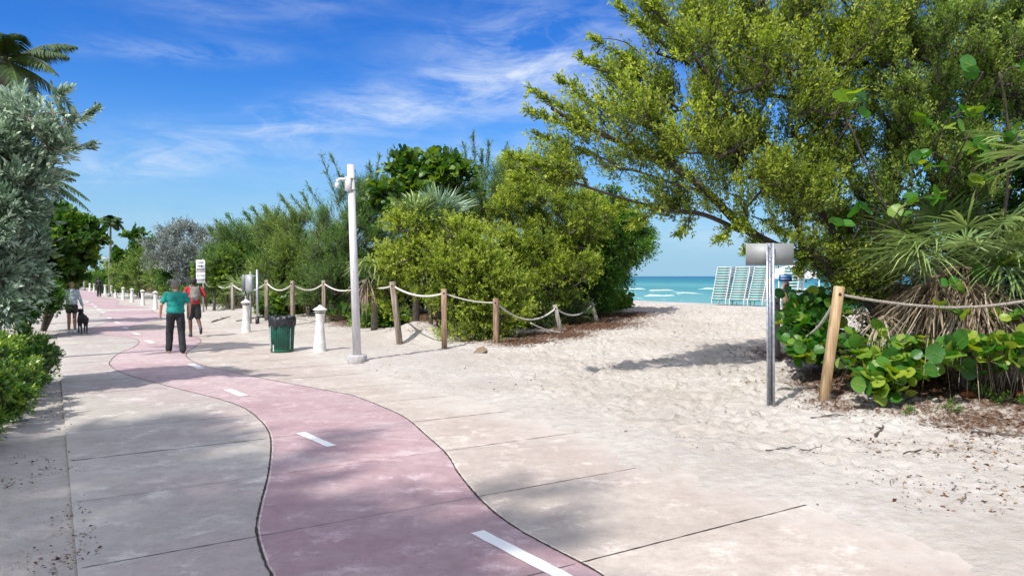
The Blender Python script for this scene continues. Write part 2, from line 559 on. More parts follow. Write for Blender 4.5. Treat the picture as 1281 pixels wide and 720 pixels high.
# ------------------------------------------------------------------ mesh collector
class MB:
    def __init__(self):
        self.v = []
        self.nv = 0
        self.loops = []
        self.counts = []
        self.tint = []

    def add(self, V, faces, tint=.5):
        """V (n,3); faces (m,k) array of indices or list of tuples"""
        V = np.asarray(V, float).reshape(-1, 3)
        if isinstance(faces, np.ndarray):
            self.loops.append((faces + self.nv).ravel())
            self.counts.append(np.full(len(faces), faces.shape[1]))
        else:
            for f in faces:
                self.loops.append(np.array(f) + self.nv)
            self.counts.append(np.array([len(f) for f in faces]))
        if np.isscalar(tint):
            tint = np.full(len(V), tint)
        self.tint.append(tint)
        self.v.append(V)
        self.nv += len(V)
        return self

    def mesh(self, name, mat, smooth=False, attr='tint'):
        me = bpy.data.meshes.new(name)
        V = np.concatenate(self.v)
        L = np.concatenate(self.loops).astype(np.int32)
        C = np.concatenate(self.counts).astype(np.int32)
        me.vertices.add(len(V))
        me.vertices.foreach_set('co', V.ravel().astype(np.float32))
        me.loops.add(len(L))
        me.loops.foreach_set('vertex_index', L)
        me.polygons.add(len(C))
        st_ = np.zeros(len(C), np.int32)
        st_[1:] = np.cumsum(C)[:-1]
        me.polygons.foreach_set('loop_start', st_)
        me.polygons.foreach_set('loop_total', C)
        if smooth:
            me.polygons.foreach_set('use_smooth', np.ones(len(C), bool))
        me.update(calc_edges=True)
        me.validate()
        a = me.attributes.new(attr, 'FLOAT', 'POINT')
        a.data.foreach_set('value', np.concatenate(self.tint).astype(np.float32))
        me.materials.append(mat)
        return me

    def build(self, name, mat, parent=None, smooth=False, attr='tint'):
        o = bpy.data.objects.new(name, self.mesh(name, mat, smooth, attr))
        col.objects.link(o)
        if parent is not None:
            o.parent = parent
            # parts are modelled in world space: keep them there
            o.matrix_parent_inverse = parent.matrix_basis.inverted()
        return o


def tag(o, label=None, cat=None, group=None, kind=None):
    if label:
        o['label'] = label
    if cat:
        o['category'] = cat
    if group:
        o['group'] = group
    if kind:
        o['kind'] = kind
    return o


def thing(name, label, cat, loc, group=None, rz=0.0):
    o = bpy.data.objects.new(name, None)
    o.empty_display_size = .1
    col.objects.link(o)
    o.location = tuple(float(a) for a in loc)
    o.rotation_euler = (0, 0, rz)
    return tag(o, label, cat, group)


def copy_tree(root, parent=None):
    c = root.copy()
    col.objects.link(c)
    if parent is not None:
        c.parent = parent
    for ch in [x for x in KIDS.get(root.name, [])]:
        k = copy_tree(ch, c)
        KIDS.setdefault(c.name, []).append(k)
    return c


KIDS = {}


def box(mb, c, sz, rot=None, bev=0.0, tint=.5):
    """box with chamfered edges"""
    x, y, z = [a / 2 for a in sz]
    b = min(bev, x * .9, y * .9, z * .9)
    if b <= 0:
        V = np.array([[sx * x, sy * y, sz_ * z] for sx in (-1, 1) for sy in (-1, 1) for sz_ in (-1, 1)])
        Fc = np.array([[0, 1, 3, 2], [4, 6, 7, 5], [0, 4, 5, 1], [2, 3, 7, 6], [0, 2, 6, 4], [1, 5, 7, 3]])
    else:
        # chamfer the vertical profile: octagon extruded, with inset caps
        prof = [(x - b, -y), (x, -y + b), (x, y - b), (x - b, y), (-x + b, y), (-x, y - b), (-x, -y + b), (-x + b, -y)]
        V = []
        for zz_, k in ((-z, b), (-z + b, 0), (z - b, 0), (z, b)):
            for (px_, py_) in prof:
                V.append([math.copysign(max(abs(px_) - k, 0), px_), math.copysign(max(abs(py_) - k, 0), py_), zz_])
        V = np.array(V)
        Fc = []
        for r_ in range(3):
            for i in range(8):
                j = (i + 1) % 8
                Fc.append((r_ * 8 + i, r_ * 8 + j, r_ * 8 + 8 + j, r_ * 8 + 8 + i))
        Fc.append(tuple(range(7, -1, -1)))
        Fc.append(tuple(range(24, 32)))
    if rot is not None:
        V = V @ np.array(rot.to_3x3()).T
    mb.add(V + np.array(c), Fc, tint)
    return mb


def frame_of(d):
    d = d / (np.linalg.norm(d) + 1e-9)
    u = np.cross(d, [0, 0, 1.0])
    if np.linalg.norm(u) < 1e-3:
        u = np.array([1.0, 0, 0])
    u = u / np.linalg.norm(u)
    return u, np.cross(u, d)


def tube(mb, pts, rad, n=8, cap=True, tint=.5, square=False):
    pts = np.asarray(pts, float)
    k = len(pts)
    rad = np.full(k, rad) if np.isscalar(rad) else np.asarray(rad, float)
    V = []
    u0 = None
    for i in range(k):
        d = pts[min(i + 1, k - 1)] - pts[max(i - 1, 0)]
        d = d / (np.linalg.norm(d) + 1e-9)
        if u0 is None:
            u, w = frame_of(d)
        else:
            u = u0 - d * np.dot(u0, d)
            u = u / (np.linalg.norm(u) + 1e-9)
            w = np.cross(u, d)
        u0 = u
        for j in range(n):
            a = 2 * math.pi * (j + (.5 if square else 0)) / n
            V.append(pts[i] + rad[i] * (math.cos(a) * u + math.sin(a) * w))
    Fc = []
    for i in range(k - 1):
        for j in range(n):
            j2 = (j + 1) % n
            Fc.append((i * n + j, i * n + j2, (i + 1) * n + j2, (i + 1) * n + j))
    if cap:
        Fc.append(tuple(range(n - 1, -1, -1)))
        Fc.append(tuple((k - 1) * n + j for j in range(n)))
    mb.add(V, Fc, tint)
    return mb


def lathe(mb, prof, c=(0, 0, 0), n=24, tint=.5):
    """prof list of (r,z)"""
    V = []
    for r_, z_ in prof:
        for j in range(n):
            a = 2 * math.pi * j / n
            V.append((c[0] + r_ * math.cos(a), c[1] + r_ * math.sin(a), c[2] + z_))
    Fc = []
    for i in range(len(prof) - 1):
        for j in range(n):
            j2 = (j + 1) % n
            Fc.append((i * n + j, i * n + j2, (i + 1) * n + j2, (i + 1) * n + j))
    Fc.append(tuple(range(n - 1, -1, -1)))
    Fc.append(tuple((len(prof) - 1) * n + j for j in range(n)))
    mb.add(V, Fc, tint)
    return mb


def smooth_pts(pts, k=6):
    pts = np.asarray(pts, float)
    out = []
    for i in range(len(pts) - 1):
        p0 = pts[max(i - 1, 0)]
        p1 = pts[i]
        p2 = pts[i + 1]
        p3 = pts[min(i + 2, len(pts) - 1)]
        for j in range(k):
            u = j / k
            out.append(.5 * ((2 * p1) + (-p0 + p2) * u + (2 * p0 - 5 * p1 + 4 * p2 - p3) * u * u + (-p0 + 3 * p1 - 3 * p2 + p3) * u ** 3))
    out.append(pts[-1])
    return np.array(out)

# ------------------------------------------------------------------ THE SETTING
# terrain: one sheet of sand, fine where the camera is near it
def axis(lo, hi, step, far_lo, far_hi, grow=1.22):
    a = list(np.arange(lo, hi + 1e-6, step))
    st_ = step
    x = hi
    while x < far_hi:
        st_ *= grow
        x += st_
        a.append(x)
    st_ = step
    x = lo
    while x > far_lo:
        st_ *= grow
        x -= st_
        a.insert(0, x)
    return np.array(a)


sa = axis(-1.5, 30, .065, -1500, 3000)
ta = np.concatenate([axis(-3.2, .3, .08, -1500, .3)[:], np.arange(.6, 4.3, .3), axis(4.4, 24.0, .065, 4.4, 400)])
ta = np.unique(np.round(ta, 4))
SS, TT = np.meshgrid(sa, ta, indexing='ij')
XX = SS * PD[0] + TT * TD[0]
YY = SS * PD[1] + TT * TD[1]
ZZ = H(XX, YY)
# trampled sand: hundreds of footprints and soft lumps
rough = S(TT, 5.3, 6.6) * S(TT, 27, 23) * S(SS, -2.5, 0) * S(SS, 34, 28)
# the part nearest the camera on the right is flatter, gritty ground
calm = .30 + .70 * S(TT - .35 * SS, 2.2, 4.2) * S(SS, 2.5, 6)
ZZ = ZZ + rough * calm * (.13 * (fbm(XX * 1.1, YY * 1.1) - .47) + .09 * (fbm(XX * 3.1 + 40, YY * 3.1) - .47))
frng = np.random.default_rng(11)
for k in range(13000):
    s0 = frng.uniform(2, 29)
    t0 = frng.uniform(5.6, 23)
    if frng.random() > .25 + .75 * float(S(t0 - .35 * s0, 2.2, 4.2)):
        continue
    i0, i1 = np.searchsorted(sa, [s0 - .32, s0 + .32])
    j0, j1 = np.searchsorted(ta, [t0 - .32, t0 + .32])
    if i1 <= i0 or j1 <= j0:
        continue
    a = frng.normal(0, .9)
    ds_ = SS[i0:i1, j0:j1] - s0
    dt_ = TT[i0:i1, j0:j1] - t0
    u = ds_ * math.cos(a) + dt_ * math.sin(a)
    w = -ds_ * math.sin(a) + dt_ * math.cos(a)
    q = (u / .062) ** 2 + (w / .105) ** 2
    dep = frng.uniform(.015, .05)
    ZZ[i0:i1, j0:j1] += rough[i0:i1, j0:j1] * calm[i0:i1, j0:j1] * dep * (-1.2 * np.exp(-q) + .75 * np.exp(-(np.sqrt(q) - 1.55) ** 2 / .22))
# litter map
LIT = []
for (px_, py_, r_, a_) in ((1075, 470, .9, 1.0), (1000, 445, .8, .9), (1120, 478, .9, .95), (1040, 492, .45, .8), (1110, 512, .7, .42), (1190, 490, .9, .8), (1260, 495, 1.0, .8),
                           (1180, 540, .7, .18), (1240, 560, .6, .3), (1150, 515, .8, .62), (1230, 525, .9, .7), (1050, 508, .6, .6), (1180, 560, .8, .38), (1260, 595, .9, .34), (1100, 560, .5, .3), (1140, 600, .5, .24), (1020, 480, .6, .7), (960, 440, .6, .6), (935, 465, .45, .25),
                           (650, 428, .9, .9), (690, 420, 1.1, .95), (730, 408, 1.5, 1.0), (760, 400, 1.3, .8), (600, 426, .7, .7), (788, 397, .9, .5), (560, 415, .7, .4), (520, 412, .35, .5),
                           (40, 585, .5, .22), (20, 620, .6, .25), (60, 560, .4, .22), (40, 680, .5, .2), (60, 520, .5, .35), (30, 660, .8, .28), (15, 700, .6, .3), (70, 500, .5, .3)):
    g = G(px_, py_)
    LIT.append((g[0], g[1], r_, a_))


def litter(x, y):
    v = 0
    for gx, gy, r_, a_ in LIT:
        v = np.maximum(v, a_ * np.exp(-((x - gx) ** 2 + (y - gy) ** 2) / (2 * r_ * r_)))
    t = x * TD[0] + y * TD[1]
    s = x * PD[0] + y * PD[1]
    # under the planting
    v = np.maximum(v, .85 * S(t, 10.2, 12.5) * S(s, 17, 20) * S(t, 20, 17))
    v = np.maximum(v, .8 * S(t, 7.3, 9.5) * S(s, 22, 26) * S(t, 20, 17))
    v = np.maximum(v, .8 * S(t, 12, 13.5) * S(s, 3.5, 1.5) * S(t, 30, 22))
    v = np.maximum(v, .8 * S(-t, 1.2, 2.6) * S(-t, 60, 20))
    return v


mb = MB()
ni, nj = SS.shape
idx = np.arange(ni * nj).reshape(ni, nj)
Fq = np.stack([idx[:-1, :-1], idx[1:, :-1], idx[1:, 1:], idx[:-1, 1:]], -1).reshape(-1, 4)[:, ::-1]
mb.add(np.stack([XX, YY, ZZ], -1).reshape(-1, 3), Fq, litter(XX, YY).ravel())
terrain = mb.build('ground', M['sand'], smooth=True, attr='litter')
tag(terrain, kind='structure')

# sea
mb = MB()
se = np.concatenate([-np.geomspace(4000, 60, 14), np.arange(-50, 400, 30), np.geomspace(420, 6000, 14)])
te = np.concatenate([np.arange(45, 200, 8), np.geomspace(210, 6500, 22)])
A, B = np.meshgrid(se, te, indexing='ij')
X_ = A * PD[0] + B * TD[0]
Y_ = A * PD[1] + B * TD[1]
idx = np.arange(A.size).reshape(A.shape)
Fq = np.stack([idx[:-1, :-1], idx[1:, :-1], idx[1:, 1:], idx[:-1, 1:]], -1).reshape(-1, 4)[:, ::-1]
mb.add(np.stack([X_, Y_, np.full_like(X_, -2.0)], -1).reshape(-1, 3), Fq)
tag(mb.build('sea', M['sea']), kind='structure')

# breaking waves: low rounded ridges of foam lying on the water
def wave(px0, px1, py, hgt, w):
    a = F0(px0, py, -2.0)
    b_ = F0(px1, py, -2.0)
    n_ = 40
    mb = MB()
    V = []
    wr = np.random.default_rng(int(px0))
    for i in range(n_):
        u = i / (n_ - 1)
        p = a * (1 - u) + b_ * u
        e = math.sin(math.pi * u) ** .6
        ww = w * e * (.6 + .8 * vnoise(np.array(u * 9.0), np.array(px0 * 1.0)))
        hg = hgt * e * (.5 + vnoise(np.array(u * 14.0), np.array(px0 * 2.0)))
        off = TD * float((vnoise(np.array(u * 5.0), np.array(py * 1.0)) - .5) * 5)
        for j in range(7):
            v_ = j / 6
            q = p + off + TD * (v_ - .5) * ww
            V.append((q[0], q[1], -2.02 + hg * math.sin(math.pi * v_) ** .8 + wr.normal(0, .02)))
    Fc = []
    for i in range(n_ - 1):
        for j in range(6):
            Fc.append((i * 7 + j, (i + 1) * 7 + j, (i + 1) * 7 + j + 1, i * 7 + j + 1))
    mb.add(V, Fc)
    tag(mb.build('water_surf', M['foam'], smooth=True), kind='structure')


wave(772, 806, 361.5, 0.25, 4)
wave(812, 838, 363.2, 0.22, 4)
wave(806, 838, 370.0, 0.25, 3)
wave(874, 902, 361.3, 0.28, 4)
wave(776, 792, 367.5, 0.14, 2.5)
wave(850, 866, 366.5, 0.12, 2.5)
wave(990, 1030, 362, 0.28, 4)

# the path: three strips of paving that meet along two winding joints
LJ = [(345, 760), (340, 720), (332, 705), (322, 672), (321, 655), (327, 625), (335, 595), (339, 560), (336, 540), (325, 525), (305, 510), (275, 499), (235, 489), (190, 477), (155, 467), (138, 457),
      (139, 450), (150, 441), (167, 434), (174, 428), (170, 424), (155, 421), (125, 418), (106, 414)]
RJ = [(860, 790), (755, 720), (724, 702), (689, 684), (649, 662), (618, 640), (595, 618), (573, 591), (558, 567), (533, 544), (507, 522), (475, 507), (440, 494), (425, 491), (350, 477), (300, 467), (255, 457), (237, 449), (233, 442),
      (243, 434), (251, 428), (249, 423), (235, 419), (200, 413), (163, 410)]


def to_st(p):
    return float(np.dot(p[:2], PD[:2])), float(np.dot(p[:2], TD[:2]))


def joint_curve(pix, tail):
    pts = [to_st(F0(*p)) for p in pix]
    pts = [(s_, t_) for s_, t_ in pts]
    out = [pts[0]]
    for q in pts[1:]:
        if q[0] > out[-1][0] + .12:
            out.append(q)
    out += [q for q in tail if q[0] > out[-1][0] + 1]
    sp_ = smooth_pts(out, 10)
    return sp_


lt = [(-6, 2.2), (-2, 2.1)]
LC = joint_curve(LJ, [(36, 2.2), (39, 1.9), (42, 2.2), (45, 2.9), (48, 2.6), (52, 1.6), (56, 1.7), (60, 2.3), (66, 2.2), (74, 1.4), (82, 2.1), (92, 1.6), (120, 1.7), (260, 1.7)])
RC = joint_curve(RJ, [(37, 4.6), (41, 4.4), (45, 4.6), (49, 4.5), (53, 3.5), (58, 3.9), (64, 4.2), (70, 3.7), (80, 3.6), (92, 4.0), (120, 3.8), (260, 3.8)])


def curve_t(C, s_):
    return np.interp(s_, C[:, 0], C[:, 1])


PL, PR = .12, 5.35
sg = np.unique(np.concatenate([np.arange(-14, 40, .08), np.arange(40, 100, .4), np.arange(100, 260, 5)]))
LT = curve_t(LC, sg)
RT = curve_t(RC, sg)
# behind the camera the lane carries on straight
LT = np.where(sg < LC[0, 0], LC[0, 1], LT)
RT = np.where(sg < RC[0, 0], RC[0, 1], RT)
RT = np.minimum(RT, PR - .12)


def strip(name, a, b, mat, z=0.0, nx=6):
    mb = MB()
    V = []
    for i, s_ in enumerate(sg):
        for j in range(nx + 1):
            t_ = a[i] + (b[i] - a[i]) * j / nx
            V.append(st(s_, t_, z))
    n_ = len(sg)
    idx = np.arange(n_ * (nx + 1)).reshape(n_, nx + 1)
    Fq = np.stack([idx[:-1, :-1], idx[:-1, 1:], idx[1:, 1:], idx[1:, :-1]], -1).reshape(-1, 4)
    mb.add(V, Fq)
    # skirt down into the sand on the outer edges
    return tag(mb.build(name, mat), kind='structure')


strip('pavement', np.full(len(sg), PL), LT, M['pave_left'])
strip('bike_lane', LT, RT, M['lane'])
strip('pavement', RT, np.full(len(sg), PR), M['pave_right'])


def joint_strip(pts, w, name, mat, z, jitter=.35, seed=1):
    jr = np.random.default_rng(seed)
    pts = np.asarray(pts, float)
    V = []
    for i in range(len(pts)):
        d = pts[min(i + 1, len(pts) - 1)] - pts[max(i - 1, 0)]
        d = d / np.linalg.norm(d)
        n_ = np.array([-d[1], d[0], 0])
        ww = w * (1 + jr.uniform(-jitter, jitter)) / 2
        o_ = n_ * jr.normal(0, w * .09)
        a = pts[i] + n_ * ww + o_
        b_ = pts[i] - n_ * ww + o_
        V += [(a[0], a[1], z), (b_[0], b_[1], z)]
    Fc = [(2 * i, 2 * i + 1, 2 * i + 3, 2 * i + 2) for i in range(len(pts) - 1)]
    return V, Fc


# winding joints (dark filler with crumbled pale lip)
lip = MB()
dark = MB()
for C, sd_ in ((LC, 3), (RC, 4)):
    ok = [(s_, t_) for s_, t_ in C if t_ < PR - .15 and s_ < 100]
    ss_ = np.arange(ok[0][0], ok[-1][0], .04)
    pts = np.array([st(s_, float(curve_t(C, s_))) for s_ in ss_])
    dark.add(*joint_strip(pts, .015, '', None, .004, .45, sd_))
    m_ = (ss_ < 10)
    lp = pts[m_] + np.array([.018, .008, 0])
    lip.add(*joint_strip(lp, .011, '', None, .002, .6, sd_ + 5))
tag(dark.build('path_joint', M['joint']), kind='structure')
tag(lip.build('path_joint_edge', M['jointedge']), kind='structure')
# straight joints across the slabs
cj = MB()
cj2 = MB()
s_ = 3.8
k = 0
while s_ < 60:
    w_ = (.013, .008, .009)[k % 3] if s_ < 12 else .014
    for a_, b_, q in ((PL + .02, float(curve_t(LC, s_)), 0), (float(curve_t(LC, s_)), float(curve_t(RC, s_)), 1), (float(curve_t(RC, s_)), PR, 2)):
        if b_ - a_ < .2:
            continue
        ts = np.arange(a_, b_, .06)
        pts = np.array([st(s_, t_) for t_ in ts])
        ww = w_ * (.45 if q == 1 else 1)
        if k % 3 == 2 and q == 0:
            ww *= .5
        cj.add(*joint_strip(pts, ww, '', None, .003, .5, k * 3 + q))
    s_ += 1.6
    k += 1
tag(cj.build('slab_joint', M['joint']), kind='structure')

# painted dashes
DL = [((597, 665), (745, 742)), ((376, 541), (415, 558)), ((285, 487), (305, 495)), ((239, 455.5), (252, 461)), ((184, 426), (191, 429)), ((167, 416), (174, 418.5)), ((154.5, 409), (160, 410.8)), ((144.5, 402.5), (149, 404)),
      ((135, 397), (139, 398.3)), ((127, 390), (131, 391)), ((122, 386.5), (125, 387.5)), ((118, 383), (121, 384)), ((114, 380), (116.5, 380.8)), ((108, 377), (110, 377.6))]
for a_, b_ in DL:
    p = F0(*a_)
    q = F0(*b_)
    d = (q - p)
    d = d / np.linalg.norm(d)
    w = np.array([-d[1], d[0], 0]) * (.055 if a_[0] > 300 else .07)
    mb = MB()
    n_ = 14
    V = []
    jr = np.random.default_rng(int(a_[0]))
    for i in range(n_ + 1):
        c_ = p + (q - p) * i / n_
        V += [tuple((c_ + w * (1 + jr.normal(0, .04)))[:2]) + (.005,), tuple((c_ - w * (1 + jr.normal(0, .04)))[:2]) + (.005,)]
    mb.add(V, [(2 * i, 2 * i + 1, 2 * i + 3, 2 * i + 2) for i in range(n_)])
    tag(mb.build('lane_marking', M['paint']), kind='structure')


# ------------------------------------------------------------------ PLANTS
def nrm(a):
    return a / (np.linalg.norm(a, axis=-1, keepdims=True) + 1e-9)


def leaf_quads(mb, Pp, D, L, W, tint, rg, fold=.18, up=None):
    """folded lance-shaped leaves, one quad each"""
    n = len(Pp)
    D = nrm(D)
    ref = rg.normal(size=(n, 3)) * .6 + np.array([0, 0, 1.0])
    Sd = nrm(np.cross(D, ref))
    Nn = np.cross(Sd, D)
    L = np.broadcast_to(L, (n,))[:, None]
    W = np.broadcast_to(W, (n,))[:, None]
    a = Pp
    b_ = Pp + D * L * .5 + Sd * W * .5 + Nn * W * fold
    c_ = Pp + D * L
    d_ = Pp + D * L * .5 - Sd * W * .5 + Nn * W * fold
    V = np.stack([a, b_, c_, d_], 1).reshape(-1, 3)
    idx = np.arange(n * 4).reshape(n, 4)
    mb.add(V, idx, np.repeat(np.clip(tint, 0, 1), 4))


def leaf_round(mb, Pp, D, L, tint, rg, k=9, lift=.10, flat=.5):
    """round leaves (sea grape) with a shallow cup, fan of triangles round the middle"""
    n = len(Pp)
    D = nrm(D)
    ref = rg.normal(size=(n, 3)) * flat + np.array([0, 0, 1.0]) + np.array([-.4, -.7, 0]) * .5
    Sd = nrm(np.cross(D, ref))
    Nn = np.cross(Sd, D)
    L = np.broadcast_to(L, (n,))[:, None]
    C = Pp + D * L * .5
    V = [C - Nn * L * .05]
    wav = rg.normal(0, .05, (n, k))
    for j in range(k):
        a = math.pi + 2 * math.pi * j / k
        rr = .5 * (1 - .12 * math.exp(-((j) / .8) ** 2)) * (1 + .06 * math.sin(2 * a))
        V.append(C + (D * math.cos(a) * rr + Sd * math.sin(a) * rr * 1.06) * L + Nn * L * (lift * abs(math.sin(a)) + wav[:, j:j + 1]))
    V = np.stack(V, 1).reshape(-1, 3)
    base = (np.arange(n) * (k + 1))[:, None]
    tr = []
    for j in range(k):
        tr.append(np.concatenate([base, base + 1 + j, base + 1 + (j + 1) % k], 1))
    T_ = np.stack(tr, 1).reshape(-1, 3)
    tt = np.repeat(np.clip(tint, 0, 1), k + 1)
    mb.add(V, T_, tt)
    if k >= 12:
        # pale midrib and side veins standing a little proud
        for (a0, a1, ang, w_) in ((-.48, .44, 0, .022), (-.25, .36, .75, .012), (-.25, .36, -.75, .012), (.0, .34, .7, .011), (.0, .34, -.7, .011)):
            s0_ = C + D * L * a0 + Nn * L * (.012 if ang == 0 else -.02)
            dd = D * math.cos(ang) + Sd * math.sin(ang)
            e0_ = s0_ + dd * L * (a1 - (a0 if ang == 0 else 0)) + Nn * L * (.0 if ang == 0 else .085)
            ww = np.cross(dd, Nn) * L * w_
            V = np.stack([s0_ + ww, s0_ - ww, e0_ - ww * .3, e0_ + ww * .3], 1).reshape(-1, 3) + np.repeat(Nn * .004, 4, 0)
            mb.add(V, np.arange(n * 4).reshape(n, 4), np.repeat(np.clip(tint + .35, 0, 1), 4))


def grow(base_nodes, tips, seg, rg, sag=0.0, wob=.10):
    """joins every tip to the nearest part of the growing skeleton"""
    pos = [np.array(p, float) for p, _ in base_nodes]
    par = [q for _, q in base_nodes]
    cap = len(pos) + len(tips) * 14
    A = np.zeros((cap, 3))
    A[:len(pos)] = pos
    m = len(pos)
    par = par + [0] * (cap - m)
    b0 = A[0]
    order = np.argsort(np.linalg.norm(tips - b0, axis=1))
    tipidx = []
    for k in order:
        tp = tips[k]
        dv = A[:m] - tp
        dist = np.sqrt((dv ** 2).sum(1))
        # prefer to leave from nodes lower / nearer the base
        score = dist + .25 * np.maximum(0, A[:m, 2] - tp[2])
        j = int(np.argmin(score))
        dd = dist[j]
        n_ = max(1, min(12, int(dd / seg)))
        p0 = A[j].copy()
        for i in range(1, n_ + 1):
            if m >= cap:
                break
            u = i / n_
            q = p0 * (1 - u) + tp * u
            if i < n_:
                q = q + rg.normal(0, wob * seg, 3)
                q[2] -= sag * math.sin(math.pi * u) * dd
            A[m] = q
            par[m] = j
            j = m
            m += 1
        tipidx.append(j)
    return A[:m], np.array(par[:m]), np.array(tipidx, dtype=int)


def limb_mesh(mb, A, par, tipidx, r0, rmax, power=.5, n=5, fixed=None):
    m = len(A)
    cnt = np.zeros(m)
    cnt[tipidx] += 1
    for i in range(m - 1, 0, -1):
        if par[i] != i and par[i] >= 0:
            cnt[par[i]] += cnt[i]
    cnt = np.maximum(cnt, 1)
    rad = np.minimum(r0 * cnt ** power, rmax)
    if fixed is not None:
        rad[:len(fixed)] = np.maximum(fixed, 0)
    ch = np.array([i for i in range(1, m) if par[i] >= 0 and par[i] != i])
    a = A[par[ch]]
    b_ = A[ch]
    ra = np.minimum(rad[par[ch]], rad[ch] * 1.35)
    rb = rad[ch]
    D = nrm(b_ - a)
    ref = np.where(np.abs(D[:, 2:3]) > .9, np.array([[1.0, 0, 0]]), np.array([[0, 0, 1.0]]))
    U = nrm(np.cross(D, ref))
    W = np.cross(U, D)
    V = []
    for (c_, rr) in ((a - D * ra[:, None] * .25, ra), (b_, rb)):
        for j in range(n):
            t_ = 2 * math.pi * j / n
            V.append(c_ + (U * math.cos(t_) + W * math.sin(t_)) * rr[:, None])
    V = np.stack(V, 1).reshape(-1, 3)
    base = (np.arange(len(ch)) * 2 * n)[:, None]
    Fq = []
    for j in range(n):
        j2 = (j + 1) % n
        Fq.append(np.concatenate([base + j, base + j2, base + n + j2, base + n + j], 1))
    Fq = np.stack(Fq, 1).reshape(-1, 4)
    mb.add(V, Fq)
    return rad


def blob_tips(blobs, n, rg, shell=.55):
    vol = np.array([b_[1][0] * b_[1][1] * b_[1][2] for b_ in blobs]) ** .8
    ks = rg.choice(len(blobs), n, p=vol / vol.sum())
    d = nrm(rg.normal(size=(n, 3)))
    r = shell + (1 - shell) * rg.random(n) ** .7
    few = rg.random(n) < .22
    r = np.where(few, rg.random(n) * shell, r)
    C = np.array([b_[0] for b_ in blobs])[ks]
    Rr = np.array([b_[1] for b_ in blobs])[ks]
    pts = C + d * Rr * r[:, None] * (1 + rg.normal(0, .07, (n, 1)))
    if n > 100:
        # gather the tips into clumps, with darker gaps between them
        m = max(10, n // 11)
        cc = pts[:m]
        i0 = np.argmin(((pts[:, None, :] - cc[None]) ** 2).sum(2), 1)
        pts = pts + (cc[i0] - pts) * rg.uniform(.25, .75, (n, 1))
    out = d * nrm(1 / Rr)
    return pts, nrm(out)


def sprays(tips, outd, nsp, ln, updir, spread, rg, start=.0):
    n = len(tips)
    P0 = np.repeat(tips, nsp, 0)
    Dd = np.repeat(outd, nsp, 0) + np.array([0, 0, updir]) + rg.normal(0, spread, (n * nsp, 3))
    Dd = nrm(Dd)
    P0 = P0 + rg.normal(0, ln * .22, P0.shape)
    Ln = ln * rg.uniform(.5, 1.3, n * nsp)
    return P0, Dd, Ln


def leafy(mbL, mbW, P0, Dd, Ln, nl, LL, LW, rg, shape='quad', tb=0.45, tv=.25, tipgain=.25, droop=0.0, twig=.004, along=.55, phase=None, ltint=None, tuft=0):
    n = len(P0)
    u = (np.arange(nl) + .5) / nl
    if tuft:
        u = (np.floor(u * tuft) + .95) / tuft
    U = np.tile(u, n)
    if tuft:
        U = U + rg.normal(0, .025, len(U))
    D = np.repeat(Dd, nl, 0)
    B = np.repeat(P0, nl, 0)
    Lr = np.repeat(Ln, nl)[:, None]
    pos = B + D * Lr * U[:, None]
    pos[:, 2] -= droop * (U ** 2) * Lr[:, 0]
    rnd = nrm(rg.normal(size=pos.shape))
    side = nrm(rnd - D * (rnd * D).sum(1, keepdims=True))
    ld = D * along + side * (1 - along) + np.array([0, 0, .08])
    size = rg.uniform(.65, 1.2, len(pos))
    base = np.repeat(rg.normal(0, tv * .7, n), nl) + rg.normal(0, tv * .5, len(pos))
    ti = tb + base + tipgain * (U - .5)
    if ltint is not None:
        ti = ti + np.repeat(ltint, nl)
    pos = pos + side * .01
    if shape == 'quad':
        leaf_quads(mbL, pos, ld, LL * size, LW * size, ti, rg)
    else:
        leaf_round(mbL, pos, ld, LL * size, ti, rg, k=shape if isinstance(shape, int) else 8)
    # twigs
    if twig > 0:
        a = P0
        b_ = P0 + Dd * Ln[:, None]
        b_[:, 2] -= droop * Ln
        Uu = nrm(np.cross(Dd, np.array([0.1, .2, 1.0])))
        Wv = np.cross(Uu, Dd)
        V = np.stack([a + Uu * twig, a - Uu * twig * .5 + Wv * twig, a - Uu * twig * .5 - Wv * twig, b_], 1).reshape(-1, 3)
        base = (np.arange(len(a)) * 4)[:, None]
        Fq = np.stack([np.concatenate([base + i, base + (i + 1) % 3, base + 3], 1) for i in range(3)], 1).reshape(-1, 3)
        mbW.add(V, Fq)


